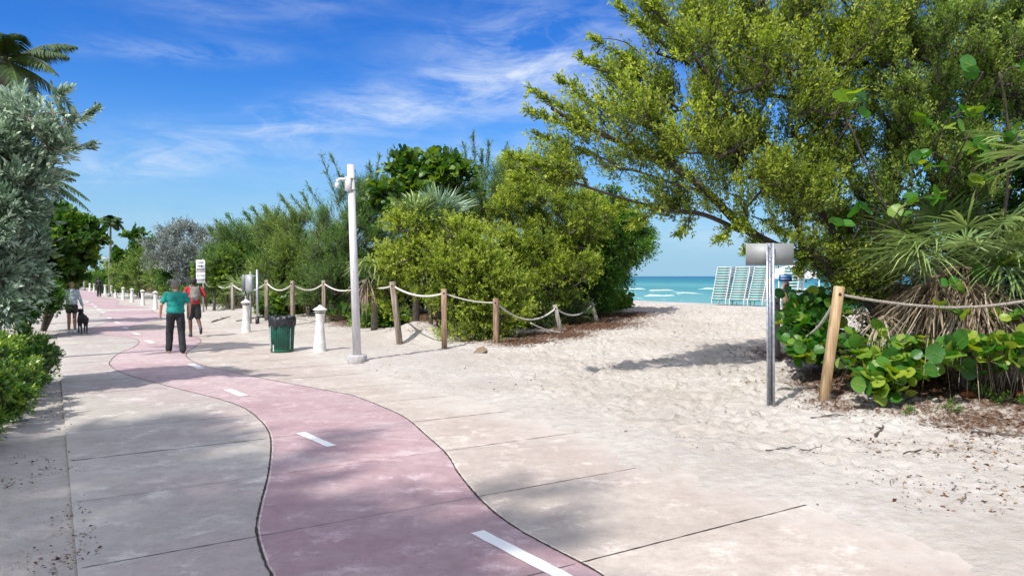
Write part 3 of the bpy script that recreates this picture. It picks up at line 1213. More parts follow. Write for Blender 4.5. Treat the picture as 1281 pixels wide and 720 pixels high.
def plant(name, label, cat, base, blobs, ntips, mat, seed, nsp=6, sln=.35, updir=.4, spread=.5, nl=12, LL=.05, LW=.02, shape='quad', tb=.45, tv=.25, tipgain=.25,
          stems=5, seg=.3, r0=.006, rmax=.09, limbs=None, limbr=None, bark='bark', group=None, shell=.55, droop=0.0, twig=.004, along=.55, extra=None, sag=0.0, foliage_name='foliage', stem_name='trunk', floor=True, tuft=0, radial=None):
    rg = np.random.default_rng(seed)
    base = np.array(base, float)
    t = thing(name, label, cat, base, group)
    bpy.context.view_layer.update()
    tips, outd = blob_tips(blobs, ntips, rg, shell)
    if radial is not None:
        outd = nrm(nrm(tips - np.array(radial)) + outd * .35)
    if floor:
        zz_ = H(tips[:, 0], tips[:, 1])
        keep = tips[:, 2] > zz_ + .02
        if keep.sum() > 3:
            tips, outd = tips[keep], outd[keep]
        else:
            tips[:, 2] = np.maximum(tips[:, 2], zz_ + .03)
    nodes = [(base - np.array([0, 0, .15]), -1)]
    fixed = None
    if limbs:
        fixed = [limbr[0][0] if limbr else rmax]
        for li, lb in enumerate(limbs):
            pts = smooth_pts([base] + list(lb) if not isinstance(lb, tuple) else lb[1], 4)
            j = 0
            k_ = len(pts)
            for i, p in enumerate(pts):
                if i == 0 and np.linalg.norm(p - base) < .01:
                    j = 0
                    continue
                if i == 0:
                    # nearest existing node
                    aa = np.array([q[0] for q in nodes])
                    j = int(np.argmin(((aa - p) ** 2).sum(1)))
                nodes.append((p, j))
                fixed.append(limbr[li][0] + (limbr[li][1] - limbr[li][0]) * i / (k_ - 1))
                j = len(nodes) - 1
        fixed = np.array(fixed)
    else:
        c = np.mean([b_[0] for b_ in blobs], 0)
        for k in range(stems):
            a = rg.uniform(0, 2 * math.pi)
            tgt = c + np.array([math.cos(a), math.sin(a), 0]) * np.mean([b_[1][0] for b_ in blobs]) * .5
            tgt[2] = base[2] + (c[2] - base[2]) * rg.uniform(.5, .9)
            j = 0
            for i in range(1, 5):
                u = i / 4
                p = base * (1 - u) + tgt * u + rg.normal(0, .05, 3)
                nodes.append((p, j))
                j = len(nodes) - 1
    A, par, ti = grow(nodes, tips, seg, rg, sag=sag)
    W = MB()
    limb_mesh(W, A, par, ti, r0, rmax, fixed=fixed)
    Lm = MB()
    T_, O_ = tips, outd
    lt_ = np.repeat((fbm(T_[:, 0] * 1.3 + T_[:, 2], T_[:, 1] * 1.3 + T_[:, 2] * 1.1 + 7) - .47) * .7, nsp)
    P0, Dd, Ln = sprays(T_, O_, nsp, sln, updir, spread, rg)
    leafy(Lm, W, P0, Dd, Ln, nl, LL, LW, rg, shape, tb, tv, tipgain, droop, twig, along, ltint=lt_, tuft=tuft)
    if extra:
        # long plumes standing out of the crown: (start, end, n side sprays)
        for (a, b_, ns, sl, r_) in extra:
            a = np.array(a)
            b_ = np.array(b_)
            pts = smooth_pts([a, (a + b_) / 2 + rg.normal(0, .06, 3), b_], 4)
            tube(W, pts, np.linspace(r_, r_ * .25, len(pts)), 5)
            u = rg.uniform(.15, 1, ns)
            pp = a[None] * (1 - u[:, None]) + b_[None] * u[:, None]
            dm = nrm((b_ - a)[None])
            dd = nrm(dm + rg.normal(0, .38, (ns, 3)))
            leafy(Lm, W, pp, dd, sl * rg.uniform(.5, 1.1, ns) * (1.15 - .6 * u), nl, LL, LW, rg, shape, tb, tv, tipgain, droop, twig, along, tuft=tuft)
    W.build(stem_name, M[bark], t)
    Lm.build(foliage_name, M[mat], t)
    return t


def pbase(px, d):
    q = P(px, 400, d)
    return np.array([q[0], q[1], ground(q[0], q[1])])


def blob_px(px, py, d, rx_px, ry_px, rdepth):
    c = P(px, py, d)
    return (c, np.array([rx_px * d / F, rdepth, ry_px * d / F]))


def fan_frond(mb, base, direc, R_, nb=22, arc=3.6, droop=.25, w=.03, tint=.5, rg=None, tilt=None, jit=.08):
    """a fan leaf: stiff blades radiating from the end of the stalk"""
    d = direc / np.linalg.norm(direc)
    ref = tilt if tilt is not None else np.array([0, 0, 1.0])
    sd_ = np.cross(d, ref)
    sd_ = sd_ / (np.linalg.norm(sd_) + 1e-9)
    V = []
    Fc = []
    T_ = []
    nn = np.cross(sd_, d)
    for k in range(nb):
        a = (k / (nb - 1) - .5) * arc + rg.normal(0, .04)
        bd = d * math.cos(a) + sd_ * math.sin(a) + nn * rg.normal(.0, jit) + rg.normal(0, jit * .3, 3)
        bd = bd / np.linalg.norm(bd)
        pw = np.cross(bd, nn)
        pw = pw / (np.linalg.norm(pw) + 1e-9)
        Lb = R_ * (.72 + .28 * math.cos(a * .8)) * rg.uniform(.85, 1.08)
        dr = droop * rg.uniform(.5, 1.6)
        b0 = len(V)
        ti = tint + rg.normal(0, .12)
        for i, (u, ww) in enumerate(((0, .35), (.35, 1.0), (.7, .7), (1.0, .02))):
            p = base + bd * Lb * u
            p = p + np.array([0, 0, -dr * Lb * u ** 2.2])
            V.append(p + pw * w * ww)
            V.append(p - pw * w * ww + nn * w * .4 * ww)
            T_ += [ti + .1 * u, ti + .1 * u]
        for i in range(3):
            Fc.append((b0 + 2 * i, b0 + 2 * i + 1, b0 + 2 * i + 3, b0 + 2 * i + 2))
    mb.add(V, np.array(Fc), np.clip(np.array(T_), 0, 1))


def palmetto(name, label, base, fronds, mat, seed, R_=.7, stalk=.7, up=.5, w=.028, dead=0, deadR=.7, aim=None, aimk=0.0, group=None, trunk_h=.3, droop=.25, nb=20, arc=3.6, crown_z=None, cat='palmetto'):
    rg = np.random.default_rng(seed)
    base = np.array(base, float)
    t = thing(name, label, cat, base, group)
    bpy.context.view_layer.update()
    top = base + np.array([0, 0, trunk_h])
    mt = MB()
    tube(mt, [base - [0, 0, .1], base + np.array([.03, 0, trunk_h * .5]), top], [.11, .10, .08], 8)
    ml = MB()
    ms = MB()
    md = MB()
    for k in range(fronds):
        a = 2 * math.pi * (k + rg.uniform(-.3, .3)) / fronds * 1.0 + k * 2.4
        e = up + rg.uniform(-.35, .55)
        d = np.array([math.cos(a) * math.cos(e), math.sin(a) * math.cos(e), math.sin(e)])
        if aim is not None:
            d = d + np.array(aim) * aimk
            d = d / np.linalg.norm(d)
        L_ = stalk * rg.uniform(.6, 1.2)
        e_ = top + d * L_
        tube(ms, [top, top + d * L_ * .5 + [0, 0, .03], e_], [.012, .010, .007], 4)
        fan_frond(ml, e_, d + np.array([0, 0, -.15]), R_ * rg.uniform(.8, 1.15), nb, arc, droop, w, rg.uniform(.25, .75), rg)
    for k in range(dead):
        a = rg.uniform(0, 2 * math.pi)
        d = np.array([math.cos(a) * .6, math.sin(a) * .6, -.25 - rg.random() * .5])
        if aim is not None:
            d = d + np.array(aim) * aimk * .8
        d = d / np.linalg.norm(d)
        e_ = top + d * stalk * rg.uniform(.4, 1.0)
        e_[2] = max(e_[2], base[2] + rg.uniform(.5, 1.5))
        tube(md, [top, (top + e_) / 2 + [0, 0, .08], e_], [.012, .010, .006], 4)
        fan_frond(md, e_, d * rg.uniform(.6, 1.4) + np.array([0, 0, -.7]) + rg.normal(0, .2, 3), deadR * rg.uniform(.6, 1.15), 18, 1.9, .45, w * .62, rg.uniform(.0, .9), rg, jit=.38)
    mt.build('trunk', M['barkgrey'], t)
    ms.build('stalks', M['fan'], t)
    ml.build('fronds', M[mat], t)
    if dead:
        md.build('dead_fronds', M['dead'], t)
    return t


def feather_palm(name, label, base, top, nfr, FL, mat, seed, trunk_r=.14, lw=.035, nleaf=46, mean_e=.35, group=None, elist=None, dead=False, barkm='barkgrey', lt=.4, leaf_len=.55):
    rg = np.random.default_rng(seed)
    base = np.array(base, float)
    top = np.array(top, float)
    t = thing(name, label, 'palm tree', base, group)
    bpy.context.view_layer.update()
    mt = MB()
    pts = smooth_pts([base - [0, 0, .2], base * .65 + top * .35 + rg.normal(0, .05, 3), base * .3 + top * .7 + rg.normal(0, .05, 3), top], 8)
    rr = np.linspace(trunk_r * 1.15, trunk_r * .75, len(pts)) * (1 + .05 * np.array([i % 2 for i in range(len(pts))]))
    tube(mt, pts, rr, 10)
    mt.build('trunk', M[barkm], t)
    ml = MB()
    for k in range(nfr):
        a = 2.399 * k + rg.uniform(-.2, .2)
        e = mean_e + rg.uniform(-.7, .75)
        d = np.array([math.cos(a) * math.cos(e), math.sin(a) * math.cos(e), math.sin(e)])
        L_ = FL * rg.uniform(.8, 1.1)
        dr = rg.uniform(.35, .6)
        u = np.linspace(0, 1, 9)
        sp_ = top[None] + d[None] * (u * L_)[:, None] + np.array([0, 0, -1.0])[None] * (dr * L_ * u ** 2.2)[:, None]
        tube(ml, sp_, np.linspace(.02, .004, 9), 4, tint=.8)
        uu = np.linspace(.1, 1, nleaf)
        pc = np.stack([np.interp(uu, u, sp_[:, i]) for i in range(3)], 1)
        tg = nrm(np.gradient(pc, axis=0))
        sdv = nrm(np.cross(tg, np.array([0, 0, 1.0])))
        for sgn in (-1, 1):
            ln_ = leaf_len * FL / 2.2 * np.sin(math.pi * (uu * .82 + .14)) ** .7 * rg.uniform(.85, 1.1, nleaf)
            dd = nrm(tg * .55 + sdv * sgn * 1.0 + np.array([0, 0, -.35]) + rg.normal(0, .08, (nleaf, 3)))
            mid = pc + dd * ln_[:, None] * .5
            tip = pc + dd * ln_[:, None] + np.array([0, 0, -1]) * ln_[:, None] * .35
            ww = tg * lw * .5
            V = np.stack([pc - ww * .5, pc + ww * .5, mid + ww, mid - ww, tip], 1).reshape(-1, 3)
            b0 = np.arange(nleaf) * 5
            ml.add(V, np.stack([b0, b0 + 1, b0 + 2, b0 + 3], 1), lt + rg.normal(0, .15))
            ml.add(V, np.stack([b0 + 3, b0 + 2, b0 + 4], 1), lt + rg.normal(0, .15))
    ml.build('crown', M[mat], t)
    return t

# ================================================================== PLANTS OF THE PLACE
GB = None
# --- the big tree over the sandy access, right of the opening
def tree_px(pts):
    return [P(*p) for p in pts]


b0 = pbase(1128, 14.3)
L1 = tree_px([(1100, 392, 14.2), (1060, 352, 14.0), (1015, 325, 13.8), (968, 306, 13.4), (925, 280, 13.2), (885, 240, 13.0), (840, 208, 12.7), (780, 180, 12.4), (715, 150, 12.0), (690, 135, 11.8)])
L2 = tree_px([(1100, 385, 14.2), (1060, 320, 14.0), (1010, 240, 13.6), (960, 180, 13.2), (905, 120, 12.8), (860, 60, 12.5), (820, 15, 12.2)])
L3 = tree_px([(1110, 360, 14.2), (1090, 280, 13.8), (1040, 180, 13.4), (985, 90, 13.0), (950, -20, 12.6)])
L4 = tree_px([(1115, 350, 14.2), (1120, 240, 13.8), (1125, 140, 13.3), (1115, 40, 12.8), (1100, -60, 12.4)])
L5 = tree_px([(925, 288, 13.2), (880, 268, 13.0), (830, 262, 12.7), (770, 245, 12.3), (700, 222, 11.9), (660, 208, 11.7)])
L6 = tree_px([(885, 240, 13.0), (850, 232, 12.8), (800, 215, 12.4), (745, 205, 12.1)])
L7 = tree_px([(960, 180, 13.2), (900, 165, 12.9), (840, 130, 12.4), (790, 100, 12.1), (740, 85, 11.9)])
L8 = tree_px([(1055, 330, 14.0), (1060, 290, 14.8), (1000, 250, 15.6), (940, 215, 16.2)])
blobs = [blob_px(716, 143, 12.1, 42, 15, .7), blob_px(760, 168, 12.2, 60, 32, .9), blob_px(745, 210, 12.1, 75, 20, .8), blob_px(820, 160, 12.5, 62, 62, 1.2), blob_px(860, 90, 12.6, 62, 52, 1.2), blob_px(805, 18, 12.4, 26, 26, .7), blob_px(875, 25, 12.6, 72, 50, 1.2), blob_px(800, 95, 12.3, 45, 28, .8),
         blob_px(900, 190, 13.0, 85, 55, 1.5), blob_px(860, 248, 12.8, 75, 20, 1.0), blob_px(960, 120, 13, 90, 80, 1.6), blob_px(970, 225, 13.6, 75, 45, 1.5), blob_px(950, 20, 12.9, 90, 70, 1.5), blob_px(1050, 60, 13.2, 90, 110, 1.7),
         blob_px(1050, 200, 13.8, 75, 80, 1.7), blob_px(1060, 285, 14.6, 60, 35, 1.2), blob_px(700, 228, 12.0, 45, 10, .5), blob_px(1010, 265, 14.4, 50, 28, 1.2), blob_px(1040, 325, 13.6, 42, 26, .8), blob_px(1075, 350, 14.2, 36, 36, .9), blob_px(848, 262, 12.9, 34, 14, .7), blob_px(905, 268, 12.9, 40, 14, .8), blob_px(965, 282, 13.0, 40, 14, .8), blob_px(1005, 305, 12.9, 36, 20, .7), blob_px(1045, 335, 13.0, 30, 24, .7), blob_px(1000, 235, 12.8, 60, 40, 1.0)]
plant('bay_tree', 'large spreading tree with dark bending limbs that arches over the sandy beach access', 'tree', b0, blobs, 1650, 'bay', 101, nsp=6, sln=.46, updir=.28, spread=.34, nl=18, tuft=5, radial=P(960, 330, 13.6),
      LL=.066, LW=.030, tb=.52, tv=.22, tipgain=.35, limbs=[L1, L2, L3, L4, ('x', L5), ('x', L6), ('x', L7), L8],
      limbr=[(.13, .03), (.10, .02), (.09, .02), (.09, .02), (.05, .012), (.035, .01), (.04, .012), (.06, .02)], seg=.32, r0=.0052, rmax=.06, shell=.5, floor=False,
      extra=[(P(x0, y0, d0_), P(x1, y1, d0_ - .3), n_e, .30, .014) for (x0, y0, x1, y1, d0_, n_e) in ((765, 172, 664, 112, 12.2, 55), (740, 170, 662, 138, 12.0, 45), (760, 145, 700, 98, 12.2, 40), (812, 118, 728, 72, 12.4, 45), (825, 92, 740, 48, 12.4, 40), (835, 60, 772, 6, 12.5, 45), (850, 45, 800, -15, 12.5, 40),
             (770, 205, 672, 168, 12.2, 50), (735, 225, 640, 196, 12.0, 50), (720, 232, 645, 222, 12.0, 40), (840, 255, 790, 282, 12.8, 30), (870, 262, 850, 292, 13, 26), (925, 275, 900, 300, 13, 34), (955, 292, 935, 312, 13.1, 34), (985, 300, 965, 322, 13.1, 34), (1010, 305, 1000, 340, 13.1, 40), (940, 270, 985, 292, 12.9, 40), (900, 255, 935, 285, 12.9, 36), (800, 250, 760, 262, 12.5, 26))])
# --- second tree with upright limbs at the right edge
b1 = pbase(1262, 13.4)
U1 = tree_px([(1245, 330, 13.2), (1226, 270, 13.0), (1222, 190, 12.8), (1226, 110, 12.6), (1232, 20, 12.3)])
U2 = tree_px([(1245, 330, 13.2), (1200, 300, 12.9), (1168, 230, 12.6), (1140, 160, 12.3), (1135, 60, 12.1), (1128, -20, 11.9)])
U3 = tree_px([(1250, 320, 13.2), (1262, 230, 13.0), (1275, 130, 12.8), (1290, 20, 12.6)])
U4 = tree_px([(1226, 110, 12.6), (1190, 60, 12.4), (1180, -20, 12.2)])
blobs = [blob_px(1130, 60, 12.2, 62, 95, 1.0), blob_px(1230, 50, 12.5, 80, 95, 1.1), blob_px(1160, 175, 12.5, 70, 70, .9), blob_px(1210, 250, 12.8, 45, 35, .7), blob_px(1300, 60, 12.8, 60, 110, 1.2), blob_px(1110, 240, 12.7, 40, 35, .6), blob_px(1265, 310, 13.0, 26, 28, .5), blob_px(1235, 190, 12.7, 30, 40, .6)]
plant('bay_tree', 'fine leaved tree with dark vertical limbs at the right edge', 'tree', b1, blobs, 1500, 'bay2', 102, nsp=6, sln=.3, updir=.45, spread=.42, nl=16, tuft=4, radial=P(1220, 420, 13.2),
      LL=.062, LW=.028, tb=.5, tv=.22, tipgain=.35, limbs=[U1, U2, U3, ('x', U4)], limbr=[(.09, .02), (.06, .014), (.05, .014), (.03, .01)], seg=.28, r0=.0042, rmax=.05, shell=.45, floor=False)
# dark tangle behind them
plant('shrub', 'dark tangled evergreen behind the palmetto and the big arching tree', 'shrub', pbase(1190, 17), [blob_px(1120, 330, 16, 70, 75, 1.5), blob_px(1230, 300, 15, 90, 110, 1.8), blob_px(1240, 130, 15.5, 95, 90, 1.8), blob_px(1050, 345, 17, 40, 40, 1.2), blob_px(1330, 250, 14, 80, 170, 1.8), blob_px(1085, 400, 14.8, 60, 40, .8), blob_px(1200, 410, 14, 80, 45, .8)],
      1050, 'green', 103, nsp=6, sln=.4, nl=10, LL=.11, LW=.05, tb=.35, stems=6, seg=.4, rmax=.08, updir=.2)

for k, (x_, y_, h_, mt_, lab) in enumerate(((9.6, 9.0, 2.2, 'bay2', 'bay cedar bush just beyond the right edge of the view'), (13.0, 11.0, 2.6, 'green', 'evergreen bush farther right behind the bay cedar bush'), (12.0, 7.2, 1.8, 'bay', 'low bay cedar bush farthest to the right of the viewer'))):
    q = np.array([x_, y_, ground(x_, y_)])
    plant('shrub', lab, 'shrub', q, [(q + [0, 0, h_ * .5], np.array([1.7, 1.4, h_ * .55]))], 260, mt_, 130 + k, nsp=6, sln=.35, nl=10, LL=.10, LW=.045, tb=.45, stems=6, seg=.35, rmax=.05)

# --- sea grape leaves climbing at the top right
def grape_sprig(mbL, mbW, p, d, n, size, rg, tint=.5):
    q = np.array(p, float)
    d = np.array(d, float)
    pts = [q.copy()]
    for i in range(n):
        d = d + rg.normal(0, .25, 3)
        d /= np.linalg.norm(d)
        q = q + d * size * .55
        pts.append(q.copy())
        for sgn in (-1, 1):
            if rg.random() < .75:
                ld = nrm(np.array([[d[0] * .3 + sgn * d[1] + rg.normal(0, .4), d[1] * .3 - sgn * d[0] + rg.normal(0, .4), .25 + rg.normal(0, .3)]]))
                leaf_round(mbL, q[None], ld, np.array([size * rg.uniform(.7, 1.15)]), np.array([tint + rg.normal(0, .24)]), rg, k=12, flat=.8)
    tube(mbW, pts, .008, 5)


def grape_plant(name, label, base, sprigs, seed, tint=.5, group=None, vine=None):
    rg = np.random.default_rng(seed)
    t = thing(name, label, 'sea grape', base, group)
    bpy.context.view_layer.update()
    Lm, W = MB(), MB()
    for (p, d, n_, sz) in sprigs:
        if vine:
            tube(W, [np.array(p) + [rg.normal(0, .1), .45, -.35], np.array(p) + [0, .15, -.12], np.array(p)], [.012, .010, .008], 5)
        else:
            tube(W, [np.array(base) - [0, 0, .05], np.array(base) * .4 + np.array(p) * .6 + rg.normal(0, .06, 3), np.array(p)], [.012, .010, .008], 5)
        grape_sprig(Lm, W, p, d, n_, sz, rg, tint)
    if vine:
        for v_ in vine:
            tube(W, smooth_pts([np.array(base) - [0, 0, .1]] + v_, 6), .016, 6)
    W.build('stems', M['bark'], t)
    Lm.build('leaves', M['grape'], t)
    return t


rg = np.random.default_rng(55)
# climbing one: scattered round leaves in the upper right canopy
sp_ = []
for (px_, py_, d_, k_, sz) in ((1050, 132, 10.4, 2, .26), (1065, 145, 10.6, 1, .22), (1140, 250, 10.6, 2, .27), (1125, 262, 10.6, 2, .27), (1185, 150, 11.2, 3, .2), (1215, 165, 11.3, 3, .2), (1195, 210, 11.2, 3, .2), (1245, 185, 11.0, 3, .22),
                               (1075, 285, 10.9, 2, .26), (1230, 90, 10.2, 2, .22), (1262, 85, 10.0, 3, .24), (1270, 175, 10.2, 3, .22), (1180, 165, 11.6, 4, .21), (1205, 190, 11.5, 4, .21), (1225, 205, 11.4, 4, .2), (1170, 190, 11.6, 3, .2), (1200, 140, 11.6, 3, .2), (1250, 215, 11.2, 3, .22), (1100, 262, 11.0, 2, .26), (1150, 268, 11.0, 3, .24), (1265, 330, 10.4, 3, .2), (1240, 345, 10.3, 3, .2)):
    sp_.append((P(px_, py_, d_), rg.normal(size=3) * np.array([1, 1, .3]), k_, sz))
b = P(1215, 440, 11.3)
grape_plant('sea_grape', 'sea grape climbing through the branches at the upper right with big round leaves', (b[0], b[1], ground(b[0], b[1])), sp_, 56, .55, vine=[[P(1225, 330, 12.2), P(1215, 200, 12.0), P(1190, 130, 11.9)], [P(1180, 340, 12.2), P(1120, 280, 11.7), P(1060, 150, 11.3)], [P(1250, 330, 11.8), P(1262, 180, 11.2), P(1250, 90, 10.9)]])
# low runners of round leaves along the sand
def grape_bank(label, boxes, bpx, seed, nn, size, tint=.5):
    rg = np.random.default_rng(seed)
    q = G(*bpx)
    sp_ = []
    for k in range(nn):
        (x0, x1, y0, y1, d0, d1) = boxes[int(rg.integers(len(boxes)))]
        px_ = rg.uniform(x0, x1)
        py_ = rg.uniform(y0, y1)
        d_ = rg.uniform(d0, d1)
        p = P(px_, py_, d_)
        g = ground(p[0], p[1])
        p[2] = max(p[2], g + .05)
        sp_.append((p, (rg.normal(), -1.0 + rg.normal() * .4, .1), int(rg.integers(1, 4)), size * rg.uniform(.75, 1.15)))
    return grape_plant('sea_grape', label, (q[0], q[1], ground(q[0], q[1])), sp_, seed + 1, tint)


grape_bank('low mound of round sea grape leaves between metal signpost and leaning yellow post', [(982, 1055, 362, 400, 13.0, 13.8), (985, 1045, 385, 430, 12.5, 13.4), (1000, 1035, 425, 450, 11.8, 12.5)], (1015, 440), 201, 190, .20, .45)
grape_bank('sprawling runner of round sea grape leaves on the litter right of the leaning yellow post', [(1050, 1130, 425, 455, 10.4, 11.2), (1085, 1145, 445, 478, 10.0, 10.8), (1130, 1180, 425, 455, 10.4, 11), (1085, 1115, 465, 490, 9.9, 10.1)], (1110, 470), 203, 95, .20, .62)
grape_bank('row of round sea grape leaves under the dead palm fronds at the right edge', [(1175, 1290, 430, 462, 9.7, 10.2), (1240, 1290, 425, 450, 9.6, 10.0)], (1230, 455), 205, 62, .22, .6)
grape_bank('two or three round sea grape leaves hanging on the grey rope before the palmetto', [(1176, 1192, 355, 368, 9.9, 10.0), (1190, 1205, 385, 396, 9.9, 10.0), (1245, 1262, 388, 400, 10, 10.2)], (1200, 440), 209, 7, .19, .6)

# --- palmettos on the right
def gp(px, d):
    q = P(px, 400, d)
    return np.array([q[0], q[1], ground(q[0], q[1])])


palmetto('saw_palmetto', 'big shaggy palmetto with green fans and hanging dead fronds behind the grey rope', gp(1205, 10.9), 14, 'fan', 301, R_=1.0, stalk=.8, up=.35, w=.016, dead=64, deadR=1.0, aim=(-.8, -.25, 0), aimk=.55, trunk_h=1.75, droop=.3, nb=28)
palmetto('saw_palmetto', 'palmetto clump at the right frame edge with brown dead fronds reaching the ground', gp(1290, 10.5), 8, 'fan', 302, R_=.9, stalk=.6, up=.5, w=.016, dead=48, deadR=.95, aim=(-.4, -.6, 0), aimk=.4, trunk_h=1.4, droop=.25, nb=24)
palmetto('saw_palmetto', 'small palmetto with two pale green fans low behind the leaning yellow post', gp(1098, 11.4), 7, 'fan', 303, R_=.6, stalk=.45, up=.5, w=.02, dead=4, deadR=.5, aim=(-.2, -.7, 0), aimk=.5, trunk_h=.25, droop=.15, nb=18)
palmetto('saw_palmetto', 'dark green palmetto with stiff fans deep behind the shaggy one', gp(1165, 12.4), 14, 'palm', 304, R_=.95, stalk=.8, up=.6, w=.026, dead=8, aim=(-.3, -.3, 0), aimk=.3, trunk_h=1.6, droop=.2, nb=22)
q = P(1345, 430, 9.6)
palmetto('fan_palm', 'fan palm showing the long green blades of one frond at the upper right edge', (q[0], q[1], ground(q[0], q[1])), 6, 'fan', 305, R_=.8, stalk=.9, up=.25, w=.028, dead=0, aim=(-.8, -.2, .1), aimk=.5, trunk_h=2.95, droop=.2, nb=22, cat='palm tree')

# --- the mass between path and beach, left of the opening
mid_group = None
plant('bay_cedar', 'dense rounded yellow green bush behind the brown fence posts in the middle', 'bush', pbase(575, 21.5),
      [blob_px(560, 325, 21.2, 60, 54, 1.3), blob_px(508, 305, 21.6, 38, 38, 1.0), blob_px(600, 345, 20.8, 48, 50, 1.1), blob_px(580, 385, 20.4, 36, 32, .9), blob_px(622, 385, 20.8, 42, 36, .9), blob_px(495, 350, 22.4, 26, 38, .8)],
      1000, 'bay', 401, nsp=7, sln=.32, updir=.45, spread=.55, nl=15, tuft=4, LL=.072, LW=.036, tb=.55, tipgain=.35, stems=9, seg=.35, rmax=.05, shell=.6)
plant('bay_cedar', 'tall yellow green bush between the middle fence posts and the dark tree by the beach', 'bush', pbase(690, 24.5),
      [blob_px(665, 290, 24.2, 52, 60, 1.4), blob_px(700, 330, 23.8, 45, 50, 1.2), blob_px(650, 240, 24.8, 38, 40, 1.2), blob_px(690, 215, 25.2, 40, 28, 1.0), blob_px(655, 370, 23.2, 42, 35, 1.0), blob_px(725, 275, 24.6, 40, 50, 1.2)],
      1000, 'bay', 402, nsp=7, sln=.36, updir=.5, spread=.5, nl=15, tuft=4, LL=.078, LW=.036, tb=.47, tipgain=.35, stems=9, seg=.4, rmax=.06, shell=.6)
plant('buttonwood', 'darker green bushy tree whose twigs hang into the opening by the sea', 'tree', pbase(745, 27.2),
      [blob_px(762, 300, 26.7, 45, 52, 1.5), blob_px(735, 345, 26.2, 38, 45, 1.3), blob_px(790, 290, 27.2, 24, 32, .9), blob_px(745, 265, 27.2, 45, 32, 1.3), blob_px(772, 345, 27.7, 16, 28, .8)],
      760, 'green', 403, nsp=7, sln=.42, updir=-.05, spread=.55, nl=11, LL=.115, LW=.055, tb=.55, tipgain=.25, stems=6, seg=.45, rmax=.09, shell=.6, droop=.35)
plant('shrub', 'low bright green creeping shrub at the foot of the dark tree near the beach crest', 'shrub', pbase(770, 29), [blob_px(765, 382, 29, 20, 9, .8), blob_px(778, 376, 30.5, 12, 8, .6)],
      110, 'grapefar', 404, nsp=5, sln=.3, nl=8, LL=.15, LW=.15, shape=7, tb=.55, stems=4, rmax=.02)
plant('shrub', 'feathery pale green shrub at the foot of the bushes behind the two grey leaning posts', 'shrub', pbase(700, 23.3), [blob_px(672, 395, 23.1, 26, 20, .6), blob_px(712, 385, 24.1, 26, 28, .7)],
      200, 'plume', 405, nsp=6, sln=.34, nl=12, LL=.05, LW=.016, tb=.6, stems=5, rmax=.03, updir=.6)
def plumes(base_px, d, ends, sl=.5, ns=44):
    out = []
    for (x0, y0, x1, y1, dd) in ends:
        out.append((P(x0, y0, d + dd), P(x1, y1, d + dd), ns, sl, .02))
    return out


plant('bay_cedar', 'tall feathery evergreen with upright plumes behind the white camera pole', 'tree', pbase(455, 29.5),
      [blob_px(430, 300, 29.0, 48, 48, 1.5), blob_px(470, 290, 29.5, 40, 58, 1.4), blob_px(420, 350, 28.7, 48, 42, 1.3), blob_px(460, 255, 30.0, 34, 30, 1.1)],
      850, 'plume', 406, nsp=7, sln=.48, updir=.9, spread=.4, nl=16, LL=.075, LW=.022, tb=.5, tipgain=.25, stems=8, seg=.45, rmax=.07, shell=.55,
      extra=plumes(None, 29.5, [(430, 275, 402, 196, 0), (442, 265, 415, 196, .5), (470, 260, 462, 206, 0), (480, 255, 488, 190, .6), (455, 270, 428, 220, .8), (495, 250, 505, 200, .3), (420, 285, 385, 232, .2), (412, 295, 366, 248, .1), (470, 240, 474, 195, 1)]))
plant('bay_cedar', 'feathery evergreen with thin upright plumes rising above the fan palm in the middle', 'tree', pbase(600, 28.5),
      [blob_px(600, 262, 28.0, 50, 36, 1.5), blob_px(640, 235, 28.5, 28, 26, 1.2), blob_px(560, 285, 27.5, 40, 34, 1.2)],
      600, 'plume', 407, nsp=7, sln=.5, updir=.9, spread=.4, nl=16, LL=.08, LW=.024, tb=.45, tipgain=.25, stems=8, seg=.5, rmax=.07, shell=.5,
      extra=plumes(None, 28.5, [(590, 240, 580, 183, 0), (595, 235, 592, 170, .4), (608, 235, 612, 180, 0), (620, 235, 634, 182, .3), (632, 230, 650, 192, .2), (585, 245, 566, 190, .6), (645, 230, 668, 200, .2), (603, 235, 603, 190, 1)]))
plant('sea_grape', 'sea grape crown with round leaves standing above the bushes left of the upright plumes', 'sea grape', pbase(540, 25.5),
      [blob_px(538, 208, 25.2, 22, 16, 1.0), blob_px(515, 212, 25.4, 14, 18, .9), blob_px(556, 216, 25, 20, 14, .9), blob_px(585, 226, 25, 16, 14, .8), blob_px(540, 255, 25.2, 50, 22, 1.1), blob_px(500, 250, 25.5, 26, 26, 1)],
      210, 'grapefar', 408, nsp=4, sln=.5, nl=6, LL=.23, LW=.2, shape=8, tb=.45, tv=.4, tipgain=.3, stems=6, seg=.45, rmax=.07, shell=.55)
q = P(550, 400, 22.4)
palmetto('fan_palm', 'silvery fan palm rising over the yellow green bush in the middle', (q[0], q[1], ground(q[0], q[1])), 14, 'fansilver', 409, R_=.9, stalk=.55, up=.85, w=.028, dead=10, deadR=.6, trunk_h=3.15, droop=.08, nb=22, cat='palm tree')
q = P(520, 400, 21.9)
palmetto('fan_palm', 'green fan palm just left of the silvery one in the middle bushes', (q[0], q[1], ground(q[0], q[1])), 12, 'fan', 410, R_=.95, stalk=.6, up=.7, w=.034, dead=6, deadR=.6, trunk_h=2.9, droop=.14, nb=20, cat='palm tree')
q = P(468, 400, 22.6)
palmetto('fan_palm', 'fan palm with yellowing drooping fronds right behind the white camera pole', (q[0], q[1], ground(q[0], q[1])), 12, 'fan', 411, R_=.85, stalk=.55, up=.3, w=.03, dead=9, deadR=.7, trunk_h=1.75, droop=.4, nb=20, cat='palm tree')
